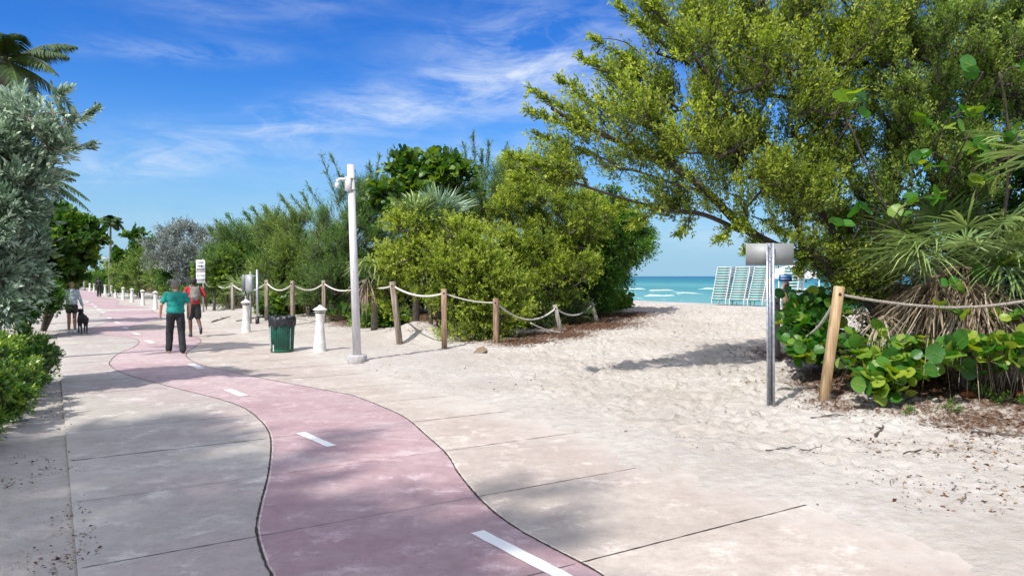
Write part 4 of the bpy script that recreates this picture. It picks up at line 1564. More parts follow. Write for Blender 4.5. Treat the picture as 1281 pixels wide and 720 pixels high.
# --- further left behind the rope fence
plant('bay_cedar', 'broad green bush behind the rope fence left of the white camera pole', 'bush', pbase(385, 32.0),
      [blob_px(385, 315, 31.5, 42, 50, 1.5), blob_px(355, 345, 31.5, 40, 40, 1.3), blob_px(400, 355, 30.5, 36, 32, 1.2), blob_px(350, 290, 33.0, 30, 28, 1.2)],
      850, 'bay2', 412, nsp=7, sln=.5, updir=.8, spread=.45, nl=13, LL=.085, LW=.032, tb=.42, tipgain=.25, stems=8, seg=.45, rmax=.06, shell=.55,
      extra=plumes(None, 32.5, [(375, 280, 352, 246, 0), (355, 285, 330, 260, 0), (395, 275, 378, 242, .5), (340, 295, 316, 262, .4)], .45, 36))
plant('bay_cedar', 'feathery green bush with a ragged top behind the two grey utility boxes', 'bush', pbase(310, 39.0),
      [blob_px(310, 315, 38.5, 42, 36, 1.6), blob_px(285, 335, 38.5, 36, 36, 1.4), blob_px(330, 300, 39.5, 30, 24, 1.4)],
      750, 'plume', 413, nsp=7, sln=.55, updir=.7, spread=.45, nl=13, LL=.10, LW=.035, tb=.5, tipgain=.25, stems=8, seg=.5, rmax=.06, shell=.55,
      extra=plumes(None, 39.0, [(300, 290, 285, 270, 0), (320, 285, 305, 265, 0), (335, 280, 332, 262, .5), (290, 300, 272, 278, .4), (275, 305, 262, 285, .4)], .5, 30))
plant('shrub', 'bright yellow green leafy shrub between the bush tops left of the utility boxes', 'shrub', pbase(290, 38.0),
      [blob_px(300, 322, 38.0, 26, 12, .8), blob_px(275, 345, 38.0, 26, 16, .8)],
      130, 'grapefar', 414, nsp=4, sln=.4, nl=6, LL=.20, LW=.18, shape=7, tb=.75, tv=.3, stems=5, rmax=.03)
plant('silver_buttonwood', 'grey leaved bushy tree behind the keep right sign', 'tree', pbase(228, 49.0),
      [blob_px(228, 320, 48.5, 34, 36, 2.2), blob_px(205, 315, 49.0, 22, 24, 1.5), blob_px(250, 330, 48.0, 26, 40, 1.8), blob_px(225, 290, 50.0, 22, 14, 1.2), blob_px(262, 300, 50.0, 22, 22, 1.6)],
      560, 'silverfar', 415, nsp=6, sln=.55, updir=.4, spread=.55, nl=11, LL=.13, LW=.055, tb=.45, tv=.35, tipgain=.3, stems=6, seg=.6, rmax=.08, shell=.5, bark='barkgrey')
plant('shrub', 'green bush mass along the far row of bollards left of the grey leaved tree', 'bush', pbase(178, 60.0),
      [blob_px(182, 345, 59.0, 30, 22, 2.0), blob_px(160, 350, 62.0, 22, 18, 2), blob_px(205, 355, 57.0, 22, 20, 1.6), blob_px(180, 330, 61.0, 26, 14, 2)],
      400, 'bay2', 416, nsp=6, sln=.6, nl=11, LL=.15, LW=.07, tb=.4, stems=6, seg=.6, rmax=.06, shell=.5)
plant('sea_grape', 'sea grape with dark stepped branches silhouetted above the far bush mass', 'sea grape', pbase(172, 66.0),
      [blob_px(170, 300, 66.0, 9, 8, .8), blob_px(160, 317, 66.0, 16, 8, 1), blob_px(182, 312, 66.0, 16, 8, 1), blob_px(148, 328, 66.0, 10, 5, .7), blob_px(185, 330, 66.0, 20, 12, 1)],
      150, 'grapefar', 417, nsp=4, sln=.6, nl=6, LL=.32, LW=.3, shape=7, tb=.25, stems=5, seg=.6, rmax=.08)
for (px_, py_, d_, rx, ry, mt_, lb, sd_) in (
        (142, 352, 80, 14, 15, 'green', 'far dark green bush under the distant tall palm', 418),
        (128, 352, 96, 13, 12, 'grapefar', 'far pale green bush where the path disappears', 419),
        (112, 350, 118, 16, 10, 'bay2', 'far hazy treetop at the very end of the path', 420),
        (88, 352, 100, 14, 10, 'grapefar', 'far yellowish bush left of the end of the path', 421),
        (152, 333, 84, 14, 10, 'bay', 'far rounded treetop right of the distant tall palm', 422),
        (100, 357, 140, 30, 9, 'green', 'farthest dark hedge closing the view along the path', 423)):
    plant('far_bush', lb, 'bush', pbase(px_, d_), [blob_px(px_, py_, d_, rx, ry, 2.0)], 150, mt_, sd_, nsp=6, sln=.7, nl=9, LL=.26, LW=.13, tb=.45, stems=4, seg=.8, rmax=.06, shell=.4)
for k, (px_, d_, rx, pyt) in enumerate(((250, 50, 50, 330), (320, 43, 42, 320), (385, 38, 40, 320), (445, 36, 38, 310), (505, 32, 38, 300), (570, 30, 40, 300), (635, 29, 38, 300), (695, 28.5, 34, 290), (740, 31, 26, 310))):
    gz_ = pbase(px_, d_)
    zt_ = P(px_, pyt, d_)[2]
    hh_ = (zt_ - gz_[2]) / 2
    lab = 'dark understorey thicket seen through gaps ' + ['behind the grey leaved tree', 'behind the utility boxes', 'behind the litter bin', 'behind the camera pole', 'behind the two fan palms', 'behind the yellow green bush', 'behind the brown posts', 'behind the tall yellow green bush', 'behind the dark tree near the sea'][k]
    plant('thicket', lab, 'shrub', gz_, [(gz_ + [0, 0, hh_], np.array([rx * d_ / F, 1.3, hh_]))], 330, 'green', 470 + k, nsp=6, sln=.5, nl=10, LL=.15, LW=.08, tb=.25, stems=7, seg=.5, rmax=.06, shell=.4)
# low plants at the feet of the fence
for i, (px_, d_, h_, mt_, shp, lb) in enumerate((
        (466, 26.6, .55, 'grapefar', 8, 'low leafy sea grape seedling at the foot of the fence post beside the camera pole'),
        (350, 29.2, .55, 'grapefar', 8, 'low leafy clump behind the green litter bin'),
        (430, 27.6, .45, 'green', 'quad', 'small green clump by the post left of the camera pole'),
        (285, 40, 1.1, 'bay2', 'quad', 'low green shrub at the fence left of the utility boxes'),
        (256, 44, 1.1, 'bay2', 'quad', 'low green shrub beside the post next to the keep right sign'),
        (228, 46, 1.2, 'green', 'quad', 'low bush on the sand behind the two walking men'),
        (478, 25.0, .5, 'grapefar', 8, 'low round leaved clump behind the small sand mound'),
        (585, 19.9, .35, 'bay', 'quad', 'small sprig of green right of the reddish brown post'))):
    q = pbase(px_, d_)
    plant('ground_plant', lb, 'low plant', q, [(q + np.array([0, .3, h_ * .5]), np.array([.9, .5, h_ * .5]))], 70, mt_, 430 + i, nsp=5, sln=.25, nl=7, LL=.16 if shp == 8 else .08, LW=.04, shape=shp, tb=.6, tv=.4, stems=4, rmax=.012, r0=.003)
for i, (px_, d_, R_, h_, mt_, lb) in enumerate((
        (328, 31.5, 1.0, .7, 'fansilver', 'pale green palmetto spreading above the utility boxes'),
        (345, 30.5, .8, .5, 'fan', 'palmetto just behind the rope fence right of the utility boxes'),
        (303, 35, .9, .6, 'fan', 'palmetto left of the utility boxes behind the rope'),
        (385, 29, .7, .3, 'fan', 'low palmetto behind the litter bin fence post'),
        (362, 32, 1.0, 1.6, 'fansilver', 'grey green palmetto high in the bushes above the litter bin'))):
    palmetto('palmetto', lb, pbase(px_, d_), 11, mt_, 450 + i, R_=R_, stalk=.6, up=.6, w=.034, dead=6, deadR=.7, trunk_h=h_, droop=.15, nb=16)

# --- left of the path
b2 = P(-62, 400, 12.0)
b2 = np.array([b2[0], b2[1], ground(b2[0], b2[1])])
plant('silver_buttonwood', 'tall silvery grey leaved tree filling the left edge behind the green hedge', 'tree', b2,
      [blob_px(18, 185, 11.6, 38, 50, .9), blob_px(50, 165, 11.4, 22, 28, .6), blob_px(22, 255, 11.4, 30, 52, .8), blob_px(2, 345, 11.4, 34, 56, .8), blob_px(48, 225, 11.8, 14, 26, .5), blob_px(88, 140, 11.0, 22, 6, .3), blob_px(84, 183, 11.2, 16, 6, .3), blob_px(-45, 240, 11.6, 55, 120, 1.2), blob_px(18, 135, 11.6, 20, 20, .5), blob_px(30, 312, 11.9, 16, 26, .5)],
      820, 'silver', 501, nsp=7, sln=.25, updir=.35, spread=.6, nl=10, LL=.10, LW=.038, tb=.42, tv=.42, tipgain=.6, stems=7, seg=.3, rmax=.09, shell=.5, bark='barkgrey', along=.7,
      extra=[(P(75, 160, 11), P(122, 136, 11), 22, .20, .012), (P(70, 190, 11.2), P(112, 182, 11.2), 18, .2, .012), (P(65, 130, 11), P(85, 112, 11), 14, .2, .012)])
feather_palm('coconut_palm', 'coconut palm whose fronds show above the silvery tree at the top left', (-11.6, 15.6, .1), P(8, 78, 15.4), 20, 1.5, 'palm', 502, trunk_r=.12, lw=.032, nleaf=80, lt=.45, mean_e=.4, leaf_len=.5)
feather_palm('coconut_palm', 'coconut palm with hanging fronds between the silvery tree and the round sea grape', P(26, 400, 28) * [1, 1, 0], P(30, 222, 28), 22, 2.1, 'palm', 503, trunk_r=.13, lw=.06, lt=.25, mean_e=.15, leaf_len=.5)
plant('sea_grape', 'rounded dark green sea grape leaning towards the path beyond the silvery tree', 'sea grape', pbase(52, 25),
      [blob_px(78, 305, 24.5, 30, 30, 1.2), blob_px(105, 300, 24.3, 20, 17, .8), blob_px(60, 330, 24.5, 26, 36, 1.2), blob_px(85, 335, 24.5, 16, 14, .8), blob_px(95, 280, 24.5, 16, 10, .7), blob_px(70, 270, 24.8, 16, 12, .7)],
      330, 'grapefar', 504, nsp=5, sln=.32, nl=7, LL=.19, LW=.18, shape=8, tb=.30, tv=.35, tipgain=.2, stems=4, seg=.4, rmax=.08, shell=.5, updir=.2)
plant('shrub', 'dark green shrub under the sea grape at the left edge of the path', 'shrub', pbase(38, 23), [blob_px(45, 368, 22.5, 24, 22, 1.0), blob_px(15, 370, 22, 30, 30, 1.0)],
      260, 'green', 505, nsp=6, sln=.35, nl=9, LL=.13, LW=.05, tb=.35, stems=5, rmax=.04)
feather_palm('tall_palm', 'distant tall palm with a thin bare trunk standing above the far bushes', P(138, 366, 75), P(138.5, 275, 75), 24, 1.25, 'palm', 506, trunk_r=.11, lw=.22, nleaf=20, mean_e=.25, lt=.25, leaf_len=.9)
# hedge: clipped glossy row in front of the silvery tree
hp = []
for (s0, w_, h_) in ((7.7, 1.0, .68), (8.7, 1.0, .80), (9.9, 1.0, .95), (11.2, 1.1, 1.0), (12.5, 1.1, 1.02), (13.9, 1.0, 1.0), (15.3, .9, .95)):
    hp.append((s0, w_, h_))
for k, (s0, w_, h_) in enumerate(hp):
    lab = ['nearest and lowest glossy green bush of the hedge at the lower left edge', 'second bush of the glossy hedge, low and dark green', 'third bush of the glossy green hedge counted from the near end', 'fourth bush of the glossy hedge, with the yellowest tips', 'fifth bush of the glossy green hedge below the silvery tree',
           'sixth bush of the glossy hedge, next to the farthest one', 'farthest dark bush at the end of the glossy hedge beside the path'][k]
    tc_ = (-1.72, -1.30, -1.0, -.82, -.74, -.68, -.64)[k]
    c_ = np.array(st(s0, tc_, 0))
    g = ground(c_[0], c_[1])
    base_ = np.array([c_[0], c_[1], g])
    c2_ = np.array(st(s0 + .1, tc_ - 1.1, 0))
    bl = [(c_ + [0, 0, g + h_ * .45], np.array([.72, .75, h_ * .52])), (c2_ + [0, 0, g + h_ * .5], np.array([.8, .8, h_ * .55]))]
    plant('hedge_bush', lab, 'hedge bush', base_, bl, 420, 'hedge', 520 + k, nsp=6, sln=.13, nl=9, LL=.062, LW=.030, tb=.40 + (.12 if k in (2, 3, 4) else 0), tv=.25, tipgain=.55, stems=6, seg=.2, r0=.003, rmax=.02, shell=.7, updir=.5, along=.6, group='glossy green hedge bushes beside the path', twig=.003)

# --- trees behind and beside the camera that shade the near paving
for k, (c_, rr_, bs_, nt_, lab) in enumerate((
        ((-10.9, -2.2, 15.0), (2.5, 2.1, 1.2), (-12.6, -4.0), 200, 'tall broad tree left of the near paving that shades it'),
        ((-8.9, -5.0, 15.0), (1.9, 1.9, 1.1), (-10.5, -7.5), 110, 'tall leafy tree behind the viewer casting broken shade on the left slabs'),
        ((-7.5, -5.0, 15.5), (1.4, 1.6, 1.0), (-7.9, -8.0), 46, 'tall leafy tree behind the viewer shading the pink lane'))):
    c_ = np.array(c_)
    bs = np.array([bs_[0], bs_[1], ground(bs_[0], bs_[1])])
    plant('shade_tree', lab, 'tree', bs, [(c_, np.array(rr_))], nt_, 'green', 600 + k, nsp=6, sln=.6, nl=9, LL=.22, LW=.11, tb=.4, limbs=[[bs * .4 + c_ * .6 - [0, 0, .8], c_]], limbr=[(.2, .06)], seg=.5, r0=.008, rmax=.12, shell=.1, floor=False)

# ================================================================== OBJECTS
# --- rope fence: posts placed where they stand, each with its own lean
def fence_post(top, base, d=None, w=.11, mat='wood', label='', sink=.15, group='wooden posts of the rope fence between path and beach'):
    g = G(*base) if d is None else P(base[0], base[1], d)
    if d is not None:
        g[2] = min(g[2], ground(g[0], g[1]) + .02)
    tp = P(top[0], top[1], g[1])
    t = thing('fence_post', label, 'fence post', g, group)
    ax = Vector(tp - g)
    L_ = ax.length
    q = Vector((0, 0, 1)).rotation_difference(ax)
    mb = MB()
    tw = random.uniform(-.3, .3)
    rot = q.to_matrix().to_4x4() @ Matrix.Rotation(tw, 4, 'Z')
    c_ = (Vector(g) + Vector(tp)) / 2 - ax.normalized() * sink / 2
    box(mb, c_, (w, w, L_ + sink), rot, .008)
    po = mb.build('post', M[mat], t)
    # drilled hole with the rope collar through it
    cb_ = MB()
    hp_ = np.array(tp) - np.array(ax.normalized()) * .11
    cdir = np.array(rot.to_3x3() @ Vector((0, 1, 0)))
    tube(cb_, [hp_ - cdir * (w / 2 + .008), hp_ + cdir * (w / 2 + .008)], .022, 10)
    cb_.build('rope_hole', M['hole'], po)
    return hp_, t


FP = [
    ((268, 351), (268, 388), None, .12, 'woodgrey', 'grey post nearest the keep right sign'),
    ((291, 353), (291, 380), 33.0, .12, 'woodgrey', 'grey post half hidden by plants left of the utility boxes'),
    ((333.5, 350), (333.5, 400), None, .13, 'wood', 'weathered post just right of the utility boxes'),
    ((366, 351), (366, 394), 26.5, .12, 'wood', 'weathered post standing behind the green litter bin'),
    ((405, 350.5), (405.5, 403), None, .13, 'wood', 'weathered post directly behind the nearest white bollard'),
    ((456, 349.5), (455, 409), None, .14, 'wood', 'weathered post just right of the white camera pole'),
    ((491, 352), (500, 430), None, .13, 'wood', 'post leaning left beside the small sand mound'),
    ((555.5, 361), (556, 435), None, .13, 'woodred', 'reddish brown upright post before the yellow green bush'),
    ((620.5, 373), (621, 431), None, .13, 'woodred', 'brown post with pale edge at the right end of the bush'),
    ((694, 381), (702, 417), None, .12, 'woodgrey', 'short silvery post leaning left on the brown litter'),
    ((739, 378), (747, 402), None, .13, 'woodgrey', 'farther silvery post leaning left under the dark tree'),
    ((764, 356), (764, 383), 31.0, .11, 'woodgrey', 'thin grey post farthest along towards the beach'),
]
tops = []
for f in FP:
    tops.append(fence_post(f[0], f[1], f[2], f[3], f[4], f[5])[0])
# more of the row behind the walkers
hr = fence_post((1050, 358), (1030, 503), None, .118, 'woodnew', 'new yellow post leaning right at the right side of the sandy access', group=None)
hr2 = fence_post((983, 350), (983, 412), 17.5, .12, 'woodred', 'brown post carrying the small blue sign behind the metal signpost', group=None)
hr3 = fence_post((971.5, 372), (972, 425), 14.8, .12, 'wood', 'weathered post hidden close behind the metal signpost', group=None)


def rope(label, a, b_, sag, r_, mat='rope', group='ropes strung between the fence posts', n_=22, strands=False):
    a = np.array(a)
    b_ = np.array(b_)
    t_ = np.linspace(0, 1, n_)
    pts = a[None] * (1 - t_[:, None]) + b_[None] * t_[:, None]
    pts[:, 2] -= sag * 4 * t_ * (1 - t_)
    if not strands:
        mb = MB()
        tube(mb, pts, r_, 8)
        o = mb.build('rope', M[mat], smooth=True)
        return tag(o, label, 'rope', group)
    mb = MB()
    # three twisted strands
    pp = smooth_pts(pts, 8)
    ln_ = np.concatenate([[0], np.cumsum(np.linalg.norm(np.diff(pp, axis=0), axis=1))])
    m_ = int(ln_[-1] / .012)
    uu = np.linspace(0, ln_[-1], m_)
    pc = np.stack([np.interp(uu, ln_, pp[:, i]) for i in range(3)], 1)
    tg = nrm(np.gradient(pc, axis=0))
    sd_ = nrm(np.cross(tg, [0, 0, 1.0]))
    up_ = np.cross(sd_, tg)
    for k in range(3):
        an = 2 * math.pi * (k / 3 + uu / .11)
        q = pc + (sd_ * np.cos(an)[:, None] + up_ * np.sin(an)[:, None]) * r_ * .55
        tube(mb, q, r_ * .58, 5)
    o = mb.build('rope', M[mat], smooth=True)
    return tag(o, label, 'rope', group)


sg_ = P(256, 352, 35)
ropes = [(sg_, tops[0], .22, 'rope from behind the keep right sign to the first grey post'),
         (tops[0], tops[1], .20, 'rope between the two grey posts left of the utility boxes'),
         (tops[1], tops[2], .30, 'rope passing behind the two utility boxes'),
         (tops[2], tops[3], .26, 'rope sagging behind the litter bin from the post by the utility boxes'),
         (tops[3], tops[4], .24, 'rope between the litter bin post and the post behind the near bollard'),
         (tops[4], tops[5], .28, 'rope passing behind the white camera pole'),
         (tops[5], tops[6], .12, 'short rope from the post by the camera pole to the leaning post'),
         (tops[6], tops[7], .16, 'long white rope dipping before the yellow green bush'),
         (tops[7], tops[8], .07, 'thin rope between the two brown posts'),
         (tops[8], tops[9], .38, 'grey rope sagging low from the last brown post into the shrub'),
         (tops[9], tops[10], .26, 'rope between the two silvery leaning posts'),
         (tops[10], tops[11], .15, 'farthest rope running towards the beach')]
for a, b_, s_, l_ in ropes:
    rope(l_, a, b_, s_, .026 if s_ != .07 else .018)
q = P(702, 416, G(702, 417)[1])
rope('fallen rope lying from the foot of the short silvery post into the litter', P(664, 404, 19.9), q, .05, .022, group=None)
rope('white rope hanging deep between the brown post and the new yellow post', P(974, 398, 14.6), hr[0], .50, .022, group=None)
rope('twisted grey rope stretched right from the new yellow post before the palmetto', hr[0], P(1185, 384.5, 9.9), .03, .02, 'ropegrey', None, 26, True)
rope('twisted grey rope running out of the right edge past the palmetto', P(1185, 384.5, 9.9), P(1330, 366, 9.2), .05, .02, 'ropegrey', None, 26, True)

# --- white concrete bollards
def make_bollard():
    t = thing('bollard', 'x', 'bollard', (0, 0, 0), 'white lighthouse shaped bollards along the path')
    m_ = MB()
    lathe(m_, [(.150, -.1), (.150, .02), (.143, .06), (.138, .12), (.128, .22), (.114, .36), (.101, .50), (.094, .62), (.092, .74), (.096, .84), (.105, .90), (.105, .915)], n=20)
    m_.build('shaft', M['bollard'], t, smooth=True)
    for z_ in (.925, .962):
        m_ = MB()
        lathe(m_, [(.085, z_ - .012), (.085, z_ + .012)], n=20)
        k = m_.build('light_slot', M['darklouvre'], t)
        KIDS.setdefault(t.name, []).append(k)
        m_ = MB()
        lathe(m_, [(.112, z_ + .012), (.128, z_ + .017), (.128, z_ + .026), (.105, z_ + .030)], n=20)
        k = m_.build('louvre', M['bollard'], t)
        KIDS[t.name].append(k)
    m_ = MB()
    lathe(m_, [(.150, .992), (.158, 1.0), (.150, 1.012), (.110, 1.04), (.060, 1.072), (.045, 1.078), (.035, 1.10), (.01, 1.112)], n=20)
    k = m_.build('cap', M['bollard'], t, smooth=True)
    KIDS[t.name].append(k)
    KIDS[t.name] += [c for c in t.children if c not in KIDS[t.name]]
    return t


bol = make_bollard()
KIDS[bol.name] = [o for o in bpy.data.objects if o.parent == bol]
BL = [((400, 440), 1.03, 'nearest white bollard, right of the green litter bin'), ((308, 415.5), .98, 'white bollard before the utility boxes'),
      ((194.7, 386.8), .93, 'bollard of the far row nearest the viewer, left of the man in the teal shirt'), ((178.8, 382.3), .93, 'second bollard of the far row from the near end'),
      ((165, 378.3), .93, 'third bollard of the far row from the near end'), ((154, 375.3), .93, 'fourth bollard of the far row from the near end'),
      ((145, 372.6), .93, 'fifth bollard of the far row from the near end'), ((139.3, 370.5), .93, 'sixth bollard of the far row, by the foot of the distant grey lamp post'),
      ((131.5, 368.5), .93, 'seventh bollard of the far row, just right of the far walker'), ((117.5, 365.5), .93, 'tiny bollard left of the far walker'), ((112.5, 364.6), .93, 'tiny farthest bollard where the path ends')]
for i, (px_, sc, lb) in enumerate(BL):
    o = bol if i == 0 else copy_tree(bol)
    g = G(*px_)
    o.location = (g[0], g[1], g[2] - .01)
    o.scale = (sc * 1.06, sc * 1.06, sc)
    o.rotation_euler = (random.uniform(-.02, .02), random.uniform(-.02, .02), random.uniform(0, 6))
    o['label'] = lb

# --- white pole with a small camera
g = G(447, 453)
t = thing('camera_pole', 'tall slightly leaning white pole with a small camera bracket near its top', 'pole', g)
tp = P(438.5, 206, g[1])
m_ = MB()
tube(m_, [g, tp], [.090, .074], 24)
m_.build('pole', M['polepaint'], t, smooth=False)
m_ = MB()
lathe(m_, [(.205, -.15), (.205, .13), (.190, .16), (.11, .165)], g, 28)
m_.build('footing', M['concrete'], t)
tn = nrm(tp - g)
cp = tp - tn * .42
m_ = MB()
box(m_, cp + np.array([-.05, -.075, 0]), (.13, .07, .30), None, .012)
bk = m_.build('bracket', M['polepaint'], t)
m_ = MB()
tube(m_, [cp + [-.06, -.08, .10], cp + [-.22, -.12, .10], cp + [-.27, -.13, .06], cp + [-.27, -.13, .02]], .028, 10)
m_.build('arm', M['whitepaint'], bk, smooth=True)
m_ = MB()
c0 = cp + np.array([-.27, -.13, -.04])
lathe(m_, [(.012, -.055), (.035, -.045), (.048, -.02), (.05, .02), (.042, .055), (.02, .07)], c0, 14)
m_.build('camera_dome', M['whitepaint'], bk, smooth=True)
for k, dz in enumerate((.12, -.12)):
    m_ = MB()
    q = cp + tn * dz
    lathe(m_, [(.095, -.012), (.099, -.012), (.099, .012), (.095, .012)], q, 20)
    m_.build('clamp', M['galvdull'], t)

# --- litter bin
g = G(353, 441)
t = thing('litter_bin', 'green litter bin with pale decal and a black bag folded over its rim', 'litter bin', g, rz=0)
m_ = MB()
lathe(m_, [(.252, .0), (.252, .03), (.262, .10), (.275, .60), (.288, .84), (.288, .86), (.27, .86), (.25, .4)], g, 40)
sh_ = m_.build('shell', M['binmetal'], t)
m_ = MB()
for k in range(40):
    a = 2 * math.pi * (k + .5) / 40
    c_, s_ = math.cos(a), math.sin(a)
    tube(m_, [(g[0] + .258 * c_, g[1] + .258 * s_, g[2] + .02), (g[0] + .296 * c_, g[1] + .296 * s_, g[2] + .85)], .013, 4, square=True)
m_.build('slats', M['binmetal'], t)
m_ = MB()
for (z_, r_) in ((.05, .274), (.80, .302)):
    V = []
    for k in range(41):
        a = 2 * math.pi * k / 40
        V += [(g[0] + r_ * math.cos(a), g[1] + r_ * math.sin(a), g[2] + z_), (g[0] + r_ * math.cos(a), g[1] + r_ * math.sin(a), g[2] + z_ + .05)]
    m_.add(V, [(2 * i, 2 * i + 2, 2 * i + 3, 2 * i + 1) for i in range(40)])
m_.build('band', M['binmetal'], t)
for (a0, a1, z0, z1) in ((-2.75, -2.68, .1, .74), (-2.52, -2.36, .12, .72), (-.60, -.52, .1, .74), (-2.15, -2.0, .05, .22)):
    m_ = MB()
    V = []
    for k in range(7):
        a = a0 + (a1 - a0) * k / 6
        for z_ in (z0, z1):
            r_ = .276 + .036 * z_ + .002
            V.append((g[0] + r_ * math.cos(a), g[1] + r_ * math.sin(a), g[2] + z_))
    m_.add(V, [(2 * i, 2 * i + 2, 2 * i + 3, 2 * i + 1) for i in range(6)])
    m_.build('decal', M['binlight'], sh_)
m_ = MB()
br = np.random.default_rng(9)
V = []
n_ = 56
prof = [(.20, .60), (.255, .84), (.285, .90), (.312, .885), (.322, .80), (.318, .70), (.310, .655)]
for i, (r_, z_) in enumerate(prof):
    for k in range(n_):
        a = 2 * math.pi * k / n_
        f = .012 * math.sin(a * 9 + i) + .010 * math.sin(a * 17 + 2 * i) + br.normal(0, .004)
        dz = (.018 * math.sin(a * 5 + 1) + .015 * math.sin(a * 11)) * (2.2 if i == len(prof) - 1 else .8)
        V.append((g[0] + (r_ + f) * math.cos(a), g[1] + (r_ + f) * math.sin(a), g[2] + z_ + dz))
Fc = []
for i in range(len(prof) - 1):
    for k in range(n_):
        Fc.append((i * n_ + k, i * n_ + (k + 1) % n_, (i + 1) * n_ + (k + 1) % n_, (i + 1) * n_ + k))
m_.add(V, Fc)
m_.build('bin_bag', M['bag'], t, smooth=True)

# --- utility boxes
g = P(312.5, 400, 27.2)
g[2] = ground(g[0], g[1])
t = thing('utility_box', 'light grey utility box on a post behind the second white bollard', 'utility box', g)
z1_ = P(312, 364.5, g[1])[2]
z2_ = P(312, 343.5, g[1])[2]
m_ = MB()
tube(m_, [(g[0], g[1] + .09, g[2] - .1), (g[0], g[1] + .09, z2_ + .12)], .04, 10)
m_.build('post', M['galvdull'], t)
m_ = MB()
box(m_, (g[0], g[1], (z1_ + z2_) / 2), (.28, .14, z2_ - z1_), Matrix.Rotation(-.35, 4, 'Z'), .012)
cbn = m_.build('cabinet', M['boxgrey'], t)
m_ = MB()
box(m_, np.array([g[0], g[1], (z1_ + z2_) / 2]) + np.array([-.026, -.073, 0]), (.22, .012, (z2_ - z1_) * .86), Matrix.Rotation(-.35, 4, 'Z'), .004)
m_.build('door', M['boxgrey'], cbn)
t = thing('utility_box', 'darker narrow utility box just left of the light grey one', 'utility box', (g[0] - .25, g[1] + .15, g[2]))
m_ = MB()
box(m_, (g[0] - .24, g[1] + .15, (z1_ + z2_) / 2), (.17, .14, z2_ - z1_), Matrix.Rotation(.3, 4, 'Z'), .012)
m_.build('cabinet', M['boxdark'], t)
m_ = MB()
tube(m_, [(g[0] - .22, g[1] + .2, g[2] - .1), (g[0] - .22, g[1] + .2, z1_ + .02)], .03, 8)
m_.build('post', M['galvdull'], t)
g = P(322, 398, 27.0)
g[2] = ground(g[0], g[1])
t = thing('conduit_pole', 'thin galvanised pole with a black foot right of the utility boxes', 'pole', g)
m_ = MB()
zt = P(322, 337, g[1])[2]
tube(m_, [(g[0], g[1], g[2] - .1), (g[0], g[1], zt)], .045, 12)
m_.build('pole', M['galv'], t)
m_ = MB()
tube(m_, [(g[0], g[1], g[2] - .05), (g[0], g[1], g[2] + .25)], .07, 12)
m_.build('foot', M['black'], t)
m_ = MB()
tube(m_, [(g[0] + .03, g[1] - .02, zt - .25), (g[0] - .26, g[1] - .05, zt - .22)], .022, 8)
m_.build('cross_pipe', M['galvdull'], t)


# --- text helper
def text_mesh(body, size, mat, parent, loc, rotm, name='lettering', ext=.001):
    cu = bpy.data.curves.new('txt', 'FONT')
    cu.body = body
    cu.size = size
    cu.align_x = 'CENTER'
    cu.align_y = 'CENTER'
    cu.extrude = ext
    cu.offset = size * .02
    to = bpy.data.objects.new('txt', cu)
    col.objects.link(to)
    bpy.context.view_layer.update()
    me = bpy.data.meshes.new_from_object(to.evaluated_get(bpy.context.evaluated_depsgraph_get()))
    bpy.data.objects.remove(to)
    me.materials.clear()
    me.materials.append(mat)
    o = bpy.data.objects.new(name, me)
    col.objects.link(o)
    me.transform(Matrix.Translation(loc) @ rotm)
    if parent is not None:
        o.parent = parent
        o.matrix_parent_inverse = parent.matrix_basis.inverted()
    return o


# --- keep right sign
g = P(254, 392, 35.0)
g[2] = ground(g[0], g[1])
t = thing('traffic_sign', 'tall white KEEP RIGHT and slow sign on a post behind the walking men', 'sign', g)
m_ = MB()
zt = P(251, 325, 35)[2]
zb = P(251, 354, 35)[2]
box(m_, (g[0], g[1] + .05, (g[2] + zt) / 2), (.07, .05, zt - g[2] + .1), None, .006)
m_.build('post', M['galvdull'], t)
face = Matrix.Rotation(math.atan2(g[0], g[1]) * -.6, 4, 'Z')
cx_ = P(251, 340, 35)[0]
hgt = (zt - zb)
rt = face @ Matrix.Rotation(R(90), 4, 'X')
fwd = np.array(face.to_3x3() @ Vector((0, -1, 0)))
for k, (zc, hh) in enumerate((((zt - hgt * .26), hgt * .51), ((zb + hgt * .235), hgt * .46))):
    m_ = MB()
    box(m_, (cx_, g[1], zc), (.40, .012, hh), face, .003)
    pl = m_.build('panel', M['signwhite'], t)
    lines = [('KEEP', .15, .125), ('RIGHT', -.17, .115)] if k == 0 else [('SLOW', .09, .13), ('DOWN', -.11, .125)]
    for (w_, dz, sz) in lines:
        text_mesh(w_, sz, M['black'], pl, Vector((cx_ + fwd[0] * .009, g[1] + fwd[1] * .009, zc + dz)), rt)
    if k == 0:
        m_ = MB()
        ar = [(-.13, -.022), (.03, -.022), (.03, -.06), (.13, 0), (.03, .06), (.03, .022), (-.13, .022)]
        V = []
        for e in (.009, .011):
            for (u, v) in ar:
                p_ = np.array(face.to_3x3() @ Vector((u, -e, v + .0)))
                V.append(p_ + np.array([cx_, g[1], zc - .005]))
        n_ = len(ar)
        Fc = [tuple(range(n_)), tuple(range(2 * n_ - 1, n_ - 1, -1))] + [(i, (i + 1) % n_, n_ + (i + 1) % n_, n_ + i) for i in range(n_)]
        m_.add(V, Fc)
        m_.build('arrow', M['black'], pl)

# --- metal signpost at the right, seen from behind
g = G(963.5, 511)
t = thing('signpost', 'perforated galvanised signpost seen from behind with a blank grey plate at its top', 'signpost', g)
tp = P(963, 304, g[1])
hp_ = tp[2] - g[2]
yaw = Matrix.Rotation(-.12, 4, 'Z')
A3 = np.array(yaw.to_3x3())
def LP(x, y, z):
    return g + A3 @ np.array([x, y, z]) + np.array([(tp[0] - g[0]) * z / hp_, 0, 0])
